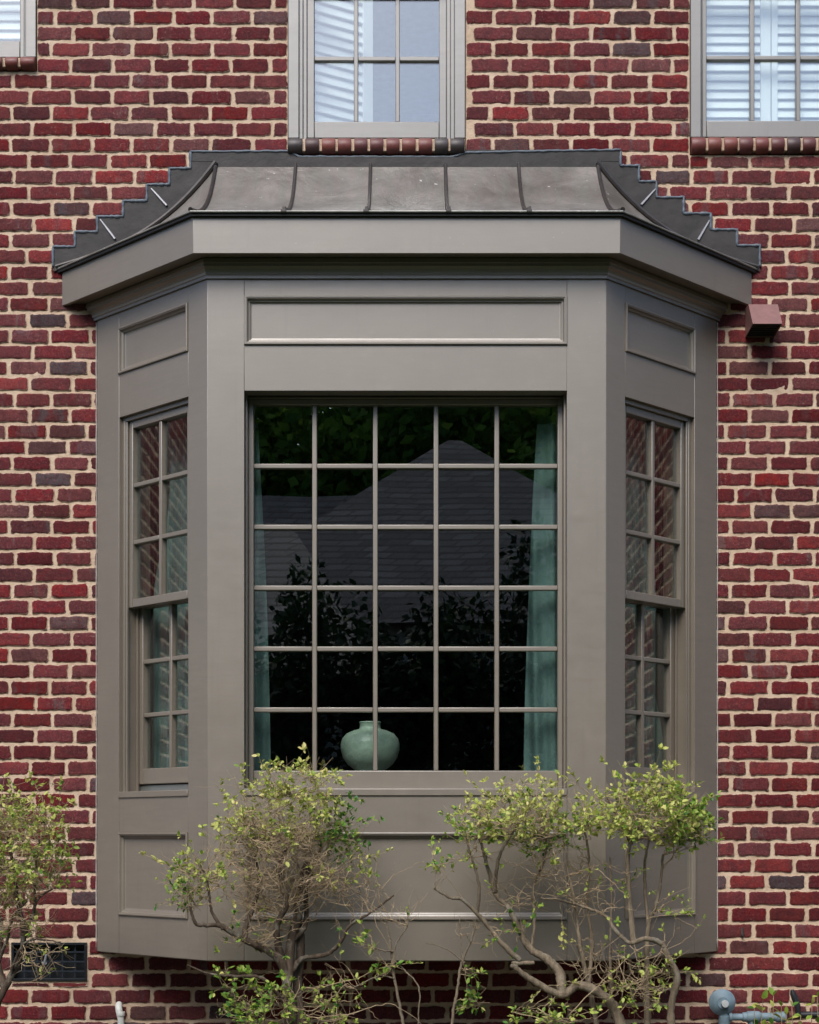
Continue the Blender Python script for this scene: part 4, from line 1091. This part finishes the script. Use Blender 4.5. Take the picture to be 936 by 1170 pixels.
# ------------------------------------------------------------------ across the lawn, behind the camera: what the panes mirror, and trees added to block side light
def cloud_tree(name, label, x, y, h, crown, n, size, mat, trunk_r=.16, low=.25, group=None, seed=0, cat='tree'):
    rg = np.random.default_rng(seed); root = empty(name, (x, y, 0)); tag(root, label, cat, group)
    nb = 26; cz = h * (1 + low) / 2; rz = h * (1 - low) / 2
    c = rg.normal(0, 1, (nb, 3)); c /= np.linalg.norm(c, axis=1)[:, None]; c *= rg.uniform(.35, .85, (nb, 1))
    c = c * np.array([crown, crown, rz]) + np.array([0, 0, cz])
    which = rg.integers(0, nb, n); d = rg.normal(0, 1, (n, 3)); d /= np.linalg.norm(d, axis=1)[:, None]
    p = c[which] + d * rg.uniform(.5, 1, (n, 1)) * np.array([crown, crown, rz]) * .36
    t = rg.normal(0, 1, (n, 3)); t /= np.linalg.norm(t, axis=1)[:, None]; b = np.cross(t, d + rg.normal(0, .5, (n, 3))); b /= np.linalg.norm(b, axis=1)[:, None] + 1e-9
    s = size * rg.uniform(.6, 1.3, (n, 1))
    V = np.stack([p - t * s, p + b * s * .55, p + t * s, p - b * s * .55], 1).reshape(-1, 3); F = np.arange(4 * n).reshape(-1, 4)
    rn = np.clip(rg.normal(.5, .2, n) + (rg.random(nb)[which] - .5) * .5, 0, 1)
    np_mesh('crown', V, F, mat, root, {'rnd': ('FACE', rn)})
    mb = MB(); mb.tube([(0, 0, -.05), (.05, .03, h * .3), (-.04, .02, h * .6), (0, 0, h * .85)], [trunk_r, trunk_r * .8, trunk_r * .5, .03], 10)
    for k in range(7):
        e = c[k]; z0_ = h * (.25 + .07 * k); mb.tube([(0, 0, z0_), tuple((np.array([0, 0, z0_]) + e) / 2 + [0, 0, .15]), tuple(e)], [trunk_r * .4, trunk_r * .25, .02], 6)
    mb.build('trunk', DBARK, root, smooth='all', recalc=False)

random.seed(9)
gy = -P
i = 0
for x, L, h in ((-6.5, 13.2, 4.6), (-4.3, 12.6, 5.0), (-2.5, 13.0, 5.1), (-1.1, 12.5, 5.0), (.4, 12.9, 4.7), (1.7, 12.6, 5.3), (3.6, 12.5, 4.9), (5.8, 13.1, 5.0)):
    i += 1
    cloud_tree('evergreen_shrub', 'dark tall evergreen shrub across the lawn facing the house', x, gy - L, h, 1.35, 9000, .065, ELEAF, .08, .02, 'evergreen shrubs across the lawn', 100 + i, 'shrub')
for x, L, h, cr in ((-13, 31, 16, 5), (-6.5, 34, 17, 5.2), (0, 36, 17.5, 5.4), (6, 33, 17, 5.2), (13, 32, 16, 5), (-20, 28, 14, 5), (20, 29, 14, 5), (-3.5, 39, 18, 5.4), (3.2, 38, 18, 5.4), (9.5, 37, 18, 5.4), (-9.5, 38, 18, 5.4)):
    i += 1
    cloud_tree('broadleaf_tree', 'tall broadleaf tree rising behind the neighbouring house', x, gy - L, h, cr, 20000, .19, TLEAF, .3, .2, 'trees behind the neighbouring house', 100 + i)
for x, y, h, cr in ((-9.5, -8.5, 10, 3.2), (-12, -13.5, 12, 3.8), (8.0, -5.5, 11, 3.2), (11, -11.5, 12, 3.8)):  # unseen side trees, added to darken the angled faces of the bay
    i += 1
    cloud_tree('broadleaf_tree', 'unseen broadleaf tree added at the side of the lawn to block light', x, y, h, cr, 7000, .24, TLEAF, .25, .03, 'added light-blocking trees at the sides of the lawn', 100 + i)

def neighbour():
    def shingle(name, a, b):
        m = NT(name); v = m.coord((1, 1, 1)); br = m.new('ShaderNodeTexBrick'); 
        tc = m.coord((1, 1, 1), 'Object'); sx = m.new('ShaderNodeSeparateXYZ'); m.l.new(tc, sx.inputs[0])
        cx = m.new('ShaderNodeCombineXYZ'); m.l.new(m.math('ADD', sx.outputs[0], sx.outputs[1]), cx.inputs[0]); m.l.new(sx.outputs[2], cx.inputs[1])
        m.l.new(cx.outputs[0], br.inputs['Vector']); br.inputs['Scale'].default_value = 1; br.inputs['Brick Width'].default_value = .42; br.inputs['Row Height'].default_value = .14; br.inputs['Mortar Size'].default_value = .02
        br.inputs['Color1'].default_value = (*a, 1); br.inputs['Color2'].default_value = (*b, 1); br.inputs['Mortar'].default_value = (*[q * .4 for q in a], 1)
        m.col(m.mix(m.noise(v, 2, 4), br.outputs[0], m.mix(.5, br.outputs[0], tuple(a)))); m.rough(.9); return m.m
    SH_ = shingle('grey roof shingles', (.06, .055, .052), (.16, .145, .135)); SH_LIT = shingle('brown grey lit shingles', (.13, .115, .10), (.24, .215, .19))  # wing shingles paler: the light on its turned slope is put into the colour
    y = gy - 25
    root = empty('neighbour_house', (.9, y, .2)); tag(root, 'neighbouring house with a dark hipped shingle roof mirrored in the panes', 'house')
    mb = MB(); mb.box((-5, -5, -.05), (5, 4.6, 5.0)); mb.box((-13, -3.5, -.05), (-5, 3, 4.6)); mb.box((-10, 4.6, -.05), (-2.0, 9, 3.6))
    mb.build('wall', simple('beige siding', (.3, .28, .25), .8), root)
    mb = MB(); mb.add([(-5.4, 5, 4.95), (5.4, 5, 4.95), (5.4, -5.4, 4.95), (-5.4, -5.4, 4.95), (-.12, .0, 9.2), (.12, .0, 9.2), (.12, -.4, 9.2), (-.12, -.4, 9.2)], [(0, 1, 5, 4), (1, 2, 6, 5), (2, 3, 7, 6), (3, 0, 4, 7), (4, 5, 6, 7), (3, 2, 1, 0)])
    mb.add([(-13.4, 3.4, 4.6), (-1.5, 3.4, 4.6), (-1.5, -3.9, 4.6), (-13.4, -3.9, 4.6), (-10, 0, 8.1), (-1.5, 0, 8.1)], [(0, 1, 5, 4), (1, 2, 5), (2, 3, 4, 5), (3, 0, 4), (3, 2, 1, 0)])
    mb.build('roof', SH_, root)
    mb = MB(); mb.add([(-10.4, 9.4, 3.6), (-1.2, 9.4, 3.6), (-1.2, 3.6, 3.6), (-10.4, 3.6, 3.6), (-9, 5.0, 6.9), (-2.9, 5.0, 6.6)], [(0, 1, 5, 4), (1, 2, 5), (2, 3, 4, 5), (3, 0, 4), (3, 2, 1, 0)])
    mb.build('wing_roof', SH_LIT, root)
neighbour()
